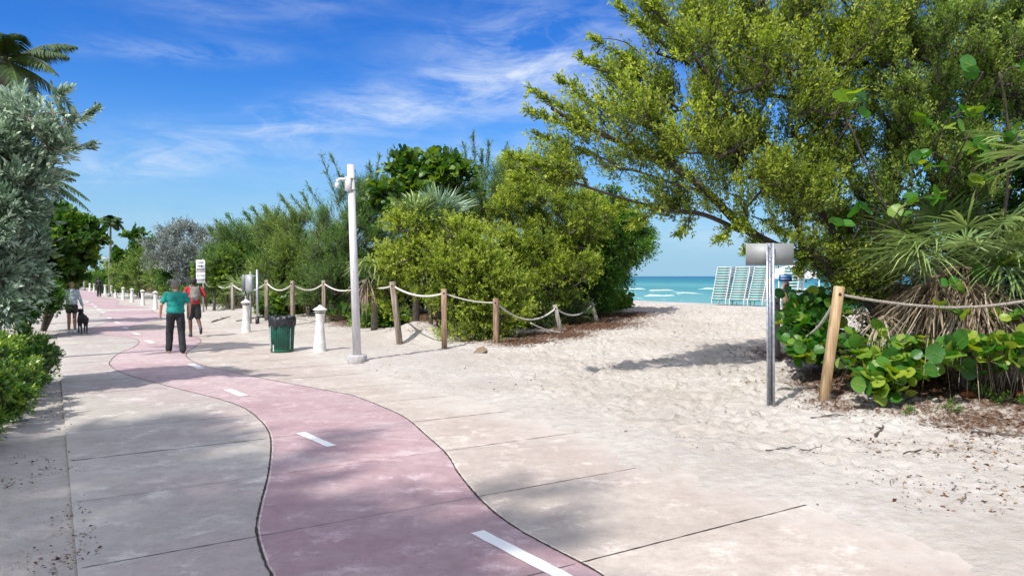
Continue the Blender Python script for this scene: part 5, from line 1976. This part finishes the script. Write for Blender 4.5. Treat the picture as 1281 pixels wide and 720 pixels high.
# U-channel: web and two flanges
for nm, x_, y_, sx, sy in (('web', 0, .0, .052, .006), ('flange', -.029, -.018, .006, .042), ('flange', .029, -.018, .006, .042), ('lip', -.042, -.040, .024, .005), ('lip', .042, -.040, .024, .005)):
    m_ = MB()
    V = []
    for z_ in (-.2, hp_):
        for (a, b_) in ((-1, -1), (1, -1), (1, 1), (-1, 1)):
            V.append(LP(x_ + a * sx / 2, y_ + b_ * sy / 2, z_))
    m_.add(V, np.array([[0, 1, 5, 4], [1, 2, 6, 5], [2, 3, 7, 6], [3, 0, 4, 7], [3, 2, 1, 0], [4, 5, 6, 7]]))
    m_.build(nm, M['galv'], t)
m_ = MB()
z_ = .03
while z_ < hp_ - .02:
    c_ = LP(0, -.0036, z_)
    V = [c_]
    for k in range(10):
        a = 2 * math.pi * k / 10
        V.append(c_ + A3 @ np.array([.0065 * math.cos(a), 0, .0065 * math.sin(a)]))
    m_.add(V, [(0, 1 + k, 1 + (k + 1) % 10) for k in range(10)])
    z_ += .0254
m_.build('holes', M['hole'], t)
za = P(963, 331.5, g[1])[2] - g[2]
m_ = MB()
c_ = LP(0.0, .016, (za + hp_) / 2 - .003)
pw = 58 * g[1] / F
box(m_, c_, (pw, .004, hp_ - za), yaw, 0)
pl = m_.build('sign_plate', M['galvdull'], t)
for zz_ in (.06, hp_ - za - .06):
    m_ = MB()
    c_ = LP(0, -.012, za + zz_)
    tube(m_, [c_ + A3 @ np.array([0, .01, 0]), c_ - A3 @ np.array([0, .006, 0])], .009, 6)
    m_.build('bolt', M['galv'], pl)

# --- blue sign on the brown post
d_ = 17.4
c_ = P(980, 347.5, d_)
t = thing('notice', 'small blue notice with a pale line fixed on top of the brown post', 'notice', (c_[0], c_[1] - .1, c_[2] - .08))
m_ = MB()
box(m_, c_ + np.array([0, -.12, 0]), (16.5 * d_ / F, .02, 8.5 * d_ / F), None, .004)
pl = m_.build('panel', M['bluesign'], t)
for k, (zz_, wx) in enumerate(((.045, .20), (-.03, .22))):
    m_ = MB()
    box(m_, c_ + np.array([0, -.132, zz_ * .8]), (wx, .002, .022 if k == 0 else .012), None, 0)
    m_.build('pale_line', M['signwhite'], pl)


# --- stacks of beach loungers
def make_lounger():
    """lies along +Y, foot end at y=0; white resin frame, teal straps"""
    t = thing('beach_lounger', 'x', 'beach lounger', (0, 0, 0), 'stacked beach loungers by the sea')
    W2 = .27
    m_ = MB()
    for sx in (-1, 1):
        pts = smooth_pts([(sx * W2, 0, .30), (sx * W2, .6, .315), (sx * W2, 1.3, .315), (sx * W2, 1.95, .30)], 3)
        tube(m_, pts, .026, 6)
    for y_ in (0.0, 1.95):
        tube(m_, [(-W2, y_, .30), (W2, y_, .30)], .024, 6)
    tube(m_, [(-W2, 1.22, .305), (W2, 1.22, .305)], .02, 6)
    m_.build('frame', M['resin'], t)
    for y_, lean in ((.16, -.06), (1.35, .06)):
        for sx in (-1, 1):
            m_ = MB()
            tube(m_, [(sx * (W2 + .02), y_, .315), (sx * (W2 + .045), y_ + lean, .02), (sx * (W2 + .045), y_ + lean + .05, .0)], [.026, .024, .022], 6)
            m_.build('leg', M['resin'], t)
    m_ = MB()
    y_ = .06
    while y_ < 1.9:
        box(m_, (0, y_, .322), (2 * W2 - .05, .055, .006), None, 0)
        y_ += .085
    m_.build('straps', M['teal'], t)
    # wrapped strap on the end rail
    m_ = MB()
    box(m_, (0, .0, .245), (2 * W2 - .02, .008, .062), None, 0)
    m_.build('end_strap', M['teal'], t)
    return t


proto = make_lounger()
KIDS[proto.name] = [o for o in bpy.data.objects if o.parent == proto]
axd = np.array([.50, .87, 0])
axd /= np.linalg.norm(axd)
yaw = -math.atan2(axd[0], axd[1])
stacks = [(898, 33.0, 13, 'left', .30), (920.5, 32.6, 14, 'middle', .32), (943.5, 32.2, 14, 'right', .32)]
first = True
ordn = ['lowest', 'second', 'third', 'fourth', 'fifth', 'sixth', 'seventh', 'eighth', 'ninth', 'tenth', 'eleventh', 'twelfth', 'thirteenth', 'topmost']
stacks.append((985, 30.5, 12, 'far right', .3))
for (px_, d_, n_, nm, off) in stacks:
    b_ = P(px_, 383, d_)
    gz = ground(b_[0], b_[1])
    step = (P(px_, 333, d_)[2] - gz - .33) / (n_ - 1)
    for k in range(n_):
        o = proto if first else copy_tree(proto)
        first = False
        p_ = np.array([b_[0], b_[1], gz]) + axd * ((.085 + .02 * math.sin(px_ * 1.7)) * k + random.uniform(-.006, .006)) + np.array([0, 0, step * k])
        o.location = tuple(p_)
        o.rotation_euler = (0, random.uniform(-.006, .006), yaw + random.uniform(-.012, .012))
        wh = 'topmost' if k == n_ - 1 else ordn[k]
        on = {'left': 'leftmost stack of white and teal beach loungers', 'middle': 'second stack of beach loungers from the left', 'right': 'third stack of beach loungers, beside the signpost', 'half hidden rear': 'rear stack of beach loungers hidden behind the signpost', 'far right': 'stack of beach loungers behind the blue notice'}[nm]
        o['label'] = ('lounger at the bottom of the ' if k == 0 else wh + (' lounger of the ' if k == n_ - 1 else ' lounger up in the ')) + on

# --- white beach canopy far right
c_ = P(990, 343, 38)
t = thing('beach_canopy', 'white beach canopy seen behind the blue notice and the signpost', 'canopy', (c_[0], c_[1], ground(c_[0], c_[1])))
gz = ground(c_[0], c_[1])
m_ = MB()
w_ = 1.05
zt = P(990, 332, 38)[2]
ze = P(990, 343, 38)[2]
V = []
for (r_, z_) in ((1.0, ze - .22), (1.0, ze), (.62, (ze + zt) / 2 + .04), (.12, zt)):
    for (a, b_) in ((-1, -1), (1, -1), (1, 1), (-1, 1)):
        V.append((c_[0] + a * w_ * r_, c_[1] + b_ * w_ * r_, z_))
Fc = []
for i in range(3):
    for k in range(4):
        Fc.append((i * 4 + k, i * 4 + (k + 1) % 4, (i + 1) * 4 + (k + 1) % 4, (i + 1) * 4 + k))
Fc.append((12, 13, 14, 15))
m_.add(V, Fc)
m_.build('canopy_roof', M['canvas'], t)
for (a, b_) in ((-1, -1), (1, -1), (1, 1), (-1, 1)):
    m_ = MB()
    tube(m_, [(c_[0] + a * w_ * .96, c_[1] + b_ * w_ * .96, gz - .05), (c_[0] + a * w_ * .96, c_[1] + b_ * w_ * .96, ze)], .025, 6)
    m_.build('leg', M['resin'], t)

# --- far lamp posts
for (px_, pyb, pyt, lb, r_) in ((136.6, 371, 324, 'grey lamp post beyond the far row of bollards', .09), (105.3, 363, 338, 'farthest small white lamp post at the end of the path', .10)):
    d_ = F * CAM_H / (pyb - 345.0)
    b_ = P(px_, pyb, d_)
    b_[2] = min(b_[2], ground(b_[0], b_[1]) + .05)
    t_ = P(px_, pyt, d_)
    t = thing('lamp_post', lb, 'lamp post', b_)
    m_ = MB()
    tube(m_, [b_, t_], [r_, r_ * .6], 10)
    m_.build('pole', M['polepaint'] if 'white' in lb else M['galvdull'], t)
    m_ = MB()
    lathe(m_, [(r_ * 1.8, -.1), (r_ * 1.8, .25), (r_ * 1.1, .32)], b_, 12)
    m_.build('base', M['galvdull'], t)
    m_ = MB()
    tube(m_, [t_ + [0, 0, -.02], t_ + [-.25, -.1, .10], t_ + [-.5, -.2, .08]], .05, 8)
    m_.build('lamp_arm', M['polepaint'], t)

# ================================================================== PEOPLE AND THE DOG
def blobmesh(name, caps, ells, voxel, mat, parent, smooth_it=6, rough=0.0):
    """one continuous surface from tapered limbs and ellipsoids (voxel union)"""
    mb = MB()
    for (a, ra, b_, rb) in caps:
        a = np.array(a, float)
        b_ = np.array(b_, float)
        d = b_ - a
        L_ = np.linalg.norm(d) + 1e-6
        u, w = frame_of(d)
        dn = d / L_
        V = []
        rings = []
        for ph in (-90, -60, -30, 0):
            rings.append((a + dn * ra * math.sin(R(ph)), max(ra * math.cos(R(ph)), 1e-4)))
        for ph in (0, 30, 60, 90):
            rings.append((b_ + dn * rb * math.sin(R(ph)), max(rb * math.cos(R(ph)), 1e-4)))
        n_ = 14
        for c_, r_ in rings:
            for k in range(n_):
                an = 2 * math.pi * k / n_
                V.append(c_ + (u * math.cos(an) + w * math.sin(an)) * r_)
        Fc = []
        for i in range(len(rings) - 1):
            for k in range(n_):
                Fc.append((i * n_ + k, i * n_ + (k + 1) % n_, (i + 1) * n_ + (k + 1) % n_, (i + 1) * n_ + k))
        Fc.append(tuple(range(n_ - 1, -1, -1)))
        Fc.append(tuple((len(rings) - 1) * n_ + k for k in range(n_)))
        mb.add(V, Fc)
    for e in ells:
        c_, r_ = np.array(e[0], float), e[1]
        rot = np.array(e[2].to_3x3()) if len(e) > 2 else np.eye(3)
        n1_, n2_ = 12, 18
        V = []
        for i in range(n1_ + 1):
            th = math.pi * i / n1_
            for k in range(n2_):
                an = 2 * math.pi * k / n2_
                s_ = max(math.sin(th), 1e-3)
                V.append(c_ + rot @ np.array([r_[0] * s_ * math.cos(an), r_[1] * s_ * math.sin(an), r_[2] * math.cos(th)]))
        Fc = []
        for i in range(n1_):
            for k in range(n2_):
                Fc.append((i * n2_ + k, i * n2_ + (k + 1) % n2_, (i + 1) * n2_ + (k + 1) % n2_, (i + 1) * n2_ + k))
        Fc.append(tuple(range(n2_ - 1, -1, -1)))
        Fc.append(tuple(n1_ * n2_ + k for k in range(n2_)))
        mb.add(V, Fc)
    me = mb.mesh('tmp', mat)
    o = bpy.data.objects.new('tmp', me)
    col.objects.link(o)
    rm = o.modifiers.new('r', 'REMESH')
    rm.mode = 'VOXEL'
    rm.voxel_size = voxel
    rm.use_smooth_shade = True
    sm = o.modifiers.new('s', 'SMOOTH')
    sm.factor = .5
    sm.iterations = smooth_it
    bpy.context.view_layer.update()
    me2 = bpy.data.meshes.new_from_object(o.evaluated_get(bpy.context.evaluated_depsgraph_get()))
    bpy.data.objects.remove(o)
    if rough:
        nv = len(me2.vertices)
        co = np.zeros(nv * 3, np.float32)
        no = np.zeros(nv * 3, np.float32)
        me2.vertices.foreach_get('co', co)
        me2.vertices.foreach_get('normal', no)
        co = co.reshape(-1, 3)
        no = no.reshape(-1, 3)
        f = fbm(co[:, 0] * 14 + co[:, 1] * 9 + 50, co[:, 2] * 8 + 50) + .5 * fbm(co[:, 0] * 30 + 9, co[:, 2] * 6 + co[:, 1] * 20 + 9)
        co = co + no * ((f - f.mean()) * rough)[:, None]
        me2.vertices.foreach_set('co', co.ravel().astype(np.float32))
    me2.materials.clear()
    me2.materials.append(mat)
    me2.name = name
    ob = bpy.data.objects.new(name, me2)
    col.objects.link(ob)
    ob.parent = parent
    return ob


def hand(caps, wrist, dirn, side, flat, s=1.0, curl=.35):
    """palm and five fingers; dirn = finger direction, side = towards the thumb"""
    w = np.array(wrist, float)
    d = nrm(np.array(dirn, float))
    sd_ = nrm(np.array(side, float))
    fl = nrm(np.array(flat, float))
    for k in range(4):
        o = (k - 1.5) * .019 * s
        caps.append((w + sd_ * o * .6, .013 * s, w + d * .085 * s + sd_ * o, .012 * s))
    for k, ln_ in enumerate((.058, .070, .075, .066)):
        o = (k - 1.5) * .021 * s
        a = w + d * .09 * s + sd_ * o
        b_ = a + (d * math.cos(curl) + fl * math.sin(curl)) * ln_ * .55 * s
        c_ = b_ + (d * math.cos(curl * 2.4) + fl * math.sin(curl * 2.4)) * ln_ * .45 * s
        caps.append((a, .0092 * s, b_, .0085 * s))
        caps.append((b_, .0085 * s, c_, .0075 * s))
    a = w + d * .02 * s + sd_ * .028 * s
    b_ = a + (d * .6 + sd_ * .6 + fl * .35) * .045 * s
    caps.append((a, .0125 * s, b_, .0105 * s))
    caps.append((b_, .0105 * s, b_ + (d * .9 + fl * .3 + sd_ * .1) * .03 * s, .009 * s))


def person(label, loc, heading, h, J, skin, clothes, hair, build=1.0, extra=None, female=False):
    """J: joint positions for a 1.75 m body facing +Y; right is +X"""
    k_ = h / 1.75
    t = thing('person', label, 'person', (0, 0, 0))
    b = build
    Sh = .165 if female else .195
    D = dict(hipL=(-.09, 0, .93), hipR=(.09, 0, .93), kneeL=(-.10, .02, .50), kneeR=(.10, .02, .50), ankL=(-.10, 0, .085), ankR=(.10, 0, .085),
             shL=(-Sh, 0, 1.43), shR=(Sh, 0, 1.43), elL=(-Sh - .07, -.02, 1.15), elR=(Sh + .07, -.02, 1.15), wrL=(-Sh - .08, .04, .90), wrR=(Sh + .08, .04, .90),
             footL=(-.12, .15, .035), footR=(.12, .15, .035), head=(0, .02, 1.63), neck=(0, 0, 1.50))
    D.update(J)
    D = {k: np.array(v, float) for k, v in D.items()}
    caps = []
    for s_ in 'LR':
        caps += [(D['hip' + s_], .082, D['knee' + s_], .056), (D['knee' + s_], .056, D['knee' + s_] * .6 + D['ank' + s_] * .4 + [0, -.015, 0], .055), (D['knee' + s_] * .6 + D['ank' + s_] * .4 + [0, -.015, 0], .053, D['ank' + s_], .036),
                 (D['ank' + s_], .038, D['foot' + s_], .028),
                 (D['sh' + s_], .052, D['el' + s_], .040), (D['el' + s_], .039, D['wr' + s_], .026), ((0, 0, 1.40), .07, D['sh' + s_], .058)]
        sg = -1 if s_ == 'L' else 1
        hd = nrm(D['wr' + s_] - D['el' + s_])
        hand(caps, D['wr' + s_], hd, (0, 1, 0) if abs(hd[1]) < .8 else (0, 0, 1), (-sg, 0, 0))
    caps += [((0, 0, 1.44), .06, D['neck'], .052), (D['neck'], .052, D['head'] + [0, -.01, -.05], .055)]
    hd = D['head']
    ells = [((0, 0, .98), (.155 * b, .105 * b, .12)), ((0, 0, 1.14), (.135 * b, .095 * b, .17)), ((0, 0, 1.32), (.165 * b, .105 * b, .16)),
            (hd + [0, -.005, .02], (.075, .092, .105)), (hd + [0, .025, -.05], (.055, .065, .065)),
            (hd + [0, .097, -.012], (.011, .018, .022)), (hd + [0, .083, -.055], (.026, .012, .008)), (hd + [.077, -.005, -.005], (.012, .02, .032)), (hd + [-.077, -.005, -.005], (.012, .02, .032)),
            (hd + [.03, .083, .02], (.015, .008, .007)), (hd + [-.03, .083, .02], (.015, .008, .007))]
    blobmesh('body', caps, ells, .0085, M[skin], t, 3)
    # eyes
    for sx in (-1, 1):
        mb = MB()
        lathe(mb, [(.001, -.009), (.007, -.006), (.009, 0), (.007, .006), (.001, .009)], hd + np.array([sx * .03, .087, .012]), 10)
        mb.build('eye', M['black'], t)
    up = []
    # hair
    hc, hr_ = hair
    he = [(hd + [0, -.022, .035], (.083, .092, .098)), (hd + [0, -.045, -.005], (.080, .062, .085))]
    hcaps = []
    if female:
        hcaps = [(hd + [0, -.09, .0], .045, hd + [.01, -.11, -.16], .03)]
    if hr_:
        blobmesh('hair', hcaps, he, .012, M[hc], t, 3, .004)
    for cl in clothes:
        kind = cl[0]
        mat = M[cl[1]]
        if kind == 'shirt':
            sl = cl[2]   # sleeve: fraction of upper arm (<=1) or to the wrist (2)
            cc = []
            for s_ in 'LR':
                cc.append(((0, 0, 1.40), .085, D['sh' + s_] + [0, 0, -.01], .066))
                if sl <= 1:
                    cc.append((D['sh' + s_] + [0, 0, -.01], .066, D['sh' + s_] * (1 - sl) + D['el' + s_] * sl, .062))
                else:
                    cc.append((D['sh' + s_], .068, D['el' + s_], .056))
                    cc.append((D['el' + s_], .056, D['wr' + s_] * .96 + D['el' + s_] * .04, .043))
            lo = cl[3]
            ee = [((0, 0, 1.33), (.192 * b, .128 * b, .165)), ((0, 0, 1.18), (.170 * b, .128 * b, .19)), ((0, 0, 1.05), (.178 * b, .132 * b, .16)), ((0, 0, lo + .08), (.185 * b, .135 * b, .085))]
            blobmesh('shirt' if kind == 'shirt' else kind, cc, ee, .014, mat, t, 5, .012)
        elif kind in ('trousers', 'shorts'):
            cc = []
            for s_ in 'LR':
                if kind == 'trousers':
                    cc += [(D['hip' + s_], .108, D['knee' + s_], .084), (D['knee' + s_], .084, D['ank' + s_] + [0, -.01, .0], .078)]
                else:
                    f = cl[2]
                    cc += [(D['hip' + s_] + [0, 0, -.02], .105, D['hip' + s_] * (1 - f) + D['knee' + s_] * f, .098)]
            ee = [((0, 0, .97), (.165 * b, .118 * b, .11))]
            blobmesh(kind, cc, ee, .014, mat, t, 4, .02)
        elif kind == 'shoes':
            for i, s_ in enumerate('LR'):
                a = D['ank' + s_]
                f = D['foot' + s_]
                mt_ = M[cl[1]] if i == 0 or len(cl) < 3 else M[cl[2]]
                blobmesh('shoe', [(a + [0, -.03, -.035], .045, f + [0, .02, -.002], .038), (a + [0, -.01, -.02], .048, a + [0, 0, .01], .044)], [], .012, mt_, t, 3)
        elif kind == 'backpack':
            bp = blobmesh('backpack', [], [((0, -.19, 1.27), (.15, .105, .21)), ((0, -.25, 1.18), (.12, .07, .11)), ((0, -.16, 1.41), (.12, .07, .08))], .014, mat, t, 5, .012)
            for sx in (-1, 1):
                blobmesh('strap', [((sx * .10, -.16, 1.44), .022, (sx * .12, 0, 1.51), .022), ((sx * .12, 0, 1.51), .022, (sx * .12, .13, 1.38), .02), ((sx * .12, .13, 1.38), .02, (sx * .15, -.1, 1.15), .02)], [], .010, mat, t, 2)
        elif kind == 'cap':
            blobmesh('cap', [], [(hd + [0, -.01, .058], (.087, .10, .078)), (hd + [0, .11, .06], (.06, .07, .012))], .010, mat, t, 3)
        elif kind == 'hood':
            blobmesh('hood', [((-.06, -.07, 1.49), .04, (.06, -.07, 1.49), .04), ((0, -.09, 1.46), .05, (0, -.10, 1.42), .05)], [], .012, mat, t, 4, .006)
    if extra:
        extra(t, D)
    t.location = tuple(loc)
    t.rotation_euler = (0, 0, heading)
    t.scale = (k_, k_, k_)
    return t, D


hd_path = math.atan2(.528, .849)     # facing along the path: rotate +Y by +31.9 deg
# man in the teal shirt (walking away)
g = F0(220, 441.5, .0)
def phone(t, D):
    mb = MB()
    box(mb, D['wrL'] + np.array([.01, .04, -.10]), (.014, .075, .13), None, .004)
    mb.build('phone', M['black'], t)
person('man in a teal t-shirt and black trousers walking away along the path', (g[0], g[1], 0), hd_path * .8, 1.74,
       dict(hipL=(-.10, 0, .93), hipR=(.10, 0, .93), kneeL=(-.13, .11, .52), ankL=(-.15, .10, .10), footL=(-.18, .25, .045), kneeR=(.13, .02, .50), ankR=(.15, -.10, .085), footR=(.17, .06, .035),
            elL=(-.31, -.05, 1.17), wrL=(-.33, .05, .93), elR=(.31, -.02, 1.17), wrR=(.31, .12, .95), head=(-.01, .05, 1.62)),
       'skin_l', [('shirt', 'teal_shirt', .72, .93), ('trousers', 'blacktrousers'), ('shoes', 'shoetan', 'shoeblack')], ('hairgrey', True), 1.16)
# man with the backpack
g = F0(243, 421, .0)
person('man in red with a grey backpack and black shorts striding along the path', (g[0], g[1], 0), hd_path, 1.80,
       dict(kneeL=(-.10, .06, .52), ankL=(-.09, .03, .085), footL=(-.10, .18, .035), kneeR=(.11, .02, .52), ankR=(.13, -.33, .26), footR=(.14, -.30, .12), elL=(-.29, .03, 1.17), wrL=(-.27, .20, 1.0), elR=(.30, -.08, 1.17), wrR=(.33, -.06, .92)),
       'skin_d', [('shirt', 'red', .8, .97), ('shorts', 'black', .82), ('shoes', 'shoeblack'), ('backpack', 'pack')], ('hairdark', True), 1.05)
# woman with the dog
g = F0(90, 416.5, .0)
wt, wD = person('woman in a grey hoodie, black shorts and white shoes walking a black dog', (g[0], g[1], 0), hd_path, 1.66,
                dict(kneeL=(-.08, .03, .50), ankL=(-.09, .06, .085), footL=(-.10, .20, .035), kneeR=(.08, .03, .50), ankR=(.09, -.08, .085), footR=(.09, .06, .03), elL=(-.27, .0, 1.18), wrL=(-.27, .20, 1.30), elR=(.25, -.01, 1.15), wrR=(.32, .06, .93)),
                'skin_t', [('shirt', 'hoodie', 2, .96), ('shorts', 'black', .42), ('shoes', 'shoewhite'), ('hood', 'hoodie')], ('hairblond', True), 1.02, female=True)
# far walker
g = F0(124, 371, .0)
person('distant walker in dark clothes on the far right side of the path', (g[0], g[1], 0), hd_path, 1.72,
       dict(kneeL=(-.09, .10, .52), ankL=(-.09, .12, .09), footL=(-.09, .26, .04), kneeR=(.09, -.0, .50), ankR=(.09, -.16, .10), footR=(.09, -.02, .035)),
       'skin_d', [('shirt', 'black', .7, .95), ('trousers', 'blacktrousers'), ('shoes', 'shoeblack')], ('hairdark', True), 1.05)

# dog: stands facing along the path, seen from behind
g = F0(103.5, 416.5, .0)
t = thing('dog', 'black dog on a lead walking beside the woman in the grey hoodie', 'dog', (0, 0, 0))
caps = [((0, -.24, .50), .10, (0, .20, .49), .125), ((0, .20, .49), .12, (0, .34, .60), .085), ((0, .34, .60), .075, (0, .42, .70), .06),
        ((0, .47, .70), .045, (0, .58, .67), .032)]
ells = [((0, .22, .45), (.11, .13, .15)), ((0, .44, .71), (.068, .085, .068)), ((0, -.26, .50), (.105, .11, .12)), ((0, -.02, .48), (.098, .2, .105))]
for sx in (-1, 1):
    dx = .02 if sx > 0 else -.03
    caps += [((sx * .07, -.26, .46), .078, (sx * .085, -.18 + dx, .30), .048), ((sx * .085, -.18 + dx, .30), .040, (sx * .08, -.34 + dx, .17), .024), ((sx * .08, -.34 + dx, .17), .024, (sx * .08, -.31 + dx, .035), .020),
             ((sx * .08, -.31 + dx, .03), .026, (sx * .08, -.25 + dx, .022), .022),
             ((sx * .075, .22, .42), .058, (sx * .08, .20 - dx, .27), .034), ((sx * .08, .20 - dx, .27), .030, (sx * .08, .23 - dx, .14), .023), ((sx * .08, .23 - dx, .14), .023, (sx * .08, .22 - dx, .03), .020),
             ((sx * .08, .22 - dx, .03), .026, (sx * .08, .27 - dx, .022), .022),
             ((sx * .055, .42, .76), .022, (sx * .082, .43, .68), .016)]
caps += [((0, -.34, .56), .028, (.02, -.43, .48), .022), ((.02, -.43, .48), .022, (.03, -.47, .36), .012)]
blobmesh('body', caps, ells, .010, M['dogfur'], t, 4, .01)
mb = MB()
lathe(mb, [(.085, -.015), (.090, -.015), (.090, .015), (.085, .015)], (0, .34, .61), 18)
mb.build('collar', M['red'], t)
t.location = (g[0], g[1], 0)
t.rotation_euler = (0, 0, hd_path + .1)
bpy.context.view_layer.update()
hw = np.array(wt.matrix_world @ Vector(tuple(wD['wrR'] + np.array([.01, .03, -.08]))))
cw = np.array(t.matrix_world @ Vector((0, .30, .70)))
mb = MB()
u = np.linspace(0, 1, 12)[:, None]
lp = hw[None] * (1 - u) + cw[None] * u
lp[:, 2] -= (.25 * 4 * u * (1 - u))[:, 0]
tube(mb, lp, .012, 6)
tag(mb.build('dog_lead', M['black']), 'black lead running from the hand of the woman to the black dog', 'dog lead')

# ================================================================== SMALL THINGS ON THE GROUND
def scatter(name, n, dens, mat, seed, lo, hi, region, kind='stuff', aspect=.4, tint=(.1, .9), chip=True):
    rg = np.random.default_rng(seed)
    s0, s1, t0, t1 = region
    s_ = rg.uniform(s0, s1, n)
    t_ = rg.uniform(t0, t1, n)
    x = s_ * PD[0] + t_ * TD[0]
    y = s_ * PD[1] + t_ * TD[1]
    keep = rg.random(n) < dens(x, y, s_, t_)
    x, y = x[keep], y[keep]
    m = len(x)
    # height of the real mesh there (footprints included)
    i = np.clip(np.searchsorted(sa, s_[keep]), 1, len(sa) - 1)
    j = np.clip(np.searchsorted(ta, t_[keep]), 1, len(ta) - 1)
    fs = (s_[keep] - sa[i - 1]) / (sa[i] - sa[i - 1])
    ft = (t_[keep] - ta[j - 1]) / (ta[j] - ta[j - 1])
    z = (ZZ[i - 1, j - 1] * (1 - fs) * (1 - ft) + ZZ[i, j - 1] * fs * (1 - ft) + ZZ[i - 1, j] * (1 - fs) * ft + ZZ[i, j] * fs * ft)
    onpath = (t_[keep] > PL) & (t_[keep] < PR)
    z = np.where(onpath, np.maximum(z, 0.0), z) + .006
    a = rg.uniform(0, 2 * math.pi, m)
    D = np.stack([np.cos(a), np.sin(a), rg.normal(0, .25, m)], 1)
    L = np.exp(rg.uniform(math.log(lo), math.log(hi), m))
    mb = MB()
    leaf_quads(mb, np.stack([x, y, z], 1), D, L, L * aspect * rg.uniform(.5, 1.6, m), rg.uniform(tint[0], tint[1], m), rg, fold=.25)
    return tag(mb.build(name, M[mat]), kind=kind)


scatter('leaf_litter', 420000, lambda x, y, s, t: np.clip((litter(x, y) + .9 * (fbm(x * 2.3, y * 2.3) - .5) - .16) * 1.3, 0, .85) * (t > 5.5), 'chip', 71, .015, .07, (0, 30, 5.5, 24), tint=(.0, 1.0))
scatter('debris', 60000, lambda x, y, s, t: np.clip((fbm(x * 1.6 + 9, y * 1.6) - .50) * 1.6, 0, .6) * .35 * S(t - .5 * s, 0, 4), 'chip', 72, .010, .04, (0, 14, 5.2, 14), tint=(.0, .5))
scatter('debris', 60000, lambda x, y, s, t: np.clip((fbm(x * 1.2 + 3, y * 1.2) - .44) * 1.4, 0, .5) * .22, 'chip', 73, .02, .06, (8, 32, 5.2, 20), tint=(.0, .4))
scatter('debris', 30000, lambda x, y, s, t: np.clip((fbm(x * 2 + 3, y * 2) - .45) * 2.2, 0, .8) * .5, 'chip', 74, .012, .045, (1.5, 14, -1.4, .25), tint=(.0, .6))
tag(bpy.data.objects['leaf_litter'], 'brown fallen leaves and bark chips under the bushes', 'leaf litter')

# twigs, fallen leaves and weeds one can tell apart
def twig(label, a, b_, r_=.008, seed=0, fork=True):
    rg = np.random.default_rng(seed)
    p = G(*a)
    q = G(*b_)
    n_ = 7
    pts = []
    for i in range(n_):
        u = i / (n_ - 1)
        c_ = p * (1 - u) + q * u + rg.normal(0, .012, 3)
        c_[2] = ground(c_[0], c_[1]) + .015 + abs(rg.normal(0, .012))
        pts.append(c_)
    mb = MB()
    tube(mb, smooth_pts(pts, 3), np.linspace(r_, r_ * .4, (n_ - 1) * 3 + 1), 6)
    if fork:
        for k in (2, 4):
            e = pts[k] + rg.normal(0, .09, 3)
            e[2] = pts[k][2] + .02
            tube(mb, [pts[k], e], [r_ * .6, r_ * .25], 5)
    return tag(mb.build('twig', M['bark']), label, 'twig')


twig('dark twig lying on pale sand below the metal signpost', (958, 567), (998, 561), .009, 1)
twig('thin forked twig on the sand left of the brown litter', (1000, 568), (1030, 560), .006, 2)
twig('long dry stick on the sand near the right edge', (1210, 542), (1281, 548), .014, 3)
twig('long dark stick lying below the leaning yellow post', (1015, 525), (1075, 521), .011, 4)
twig('knotted dark twig in front of the sea grape runner', (1095, 545), (1120, 528), .016, 5)
twig('short twig lying across small debris lower right', (1130, 570), (1165, 566), .009, 6)
twig('thin upright looking twig low on the right sand', (1202, 632), (1212, 618), .005, 7)
twig('broken branch lying on the sand left of the second bollard', (266, 403), (288, 396), .03, 8)
twig('dark root lying on the sand right of the second bollard', (296, 402), (330, 396), .03, 9)


def fallen_leaf(label, a, size, mat, seed):
    rg = np.random.default_rng(seed)
    p = G(*a)
    mb = MB()
    leaf_round(mb, (p + np.array([0, 0, .02]))[None], np.array([[1.0, -.3, .12]]), np.array([size]), np.array([.5]), rg, k=14, lift=.16, flat=.1)
    return tag(mb.build('fallen_leaf', M[mat]), label, 'fallen leaf')


fallen_leaf('orange fallen sea grape leaf among small weeds on the right', (1202, 498), .20, 'orange', 1)
fallen_leaf('dull red fallen leaf at the right edge', (1272, 500), .20, 'orange', 2)
fallen_leaf('small yellow fallen leaf by the knotted dark twig', (1110, 537), .07, 'yellowleaf', 3)
fallen_leaf('brown dry palm scrap lying on the sand before the brown posts', (592, 442), .36, 'dead', 4)
for i, (px_, py_, h_, lb) in enumerate(((1222, 498, .16, 'small green weed beside the orange leaf'), (1187, 517, .10, 'tiny green weed left below the orange leaf'), (1138, 520, .07, 'tiniest green sprout on the litter below the sea grape runner'), (1262, 508, .17, 'small green weed near the red leaf at the right edge'), (1236, 503, .12, 'small weed between the orange and the red leaf'))):
    q = G(px_, py_)
    plant('weed', lb, 'weed', q, [(q + np.array([0, 0, h_ * .6]), np.array([h_, h_ * .6, h_ * .5]))], 12, 'hedge', 760 + i, nsp=3, sln=.06, nl=5, LL=.045, LW=.018, tb=.6, stems=3, seg=.06, r0=.0015, rmax=.003, twig=.0015)
print('polys', sum(len(o.data.polygons) for o in bpy.data.objects if o.type == 'MESH'))
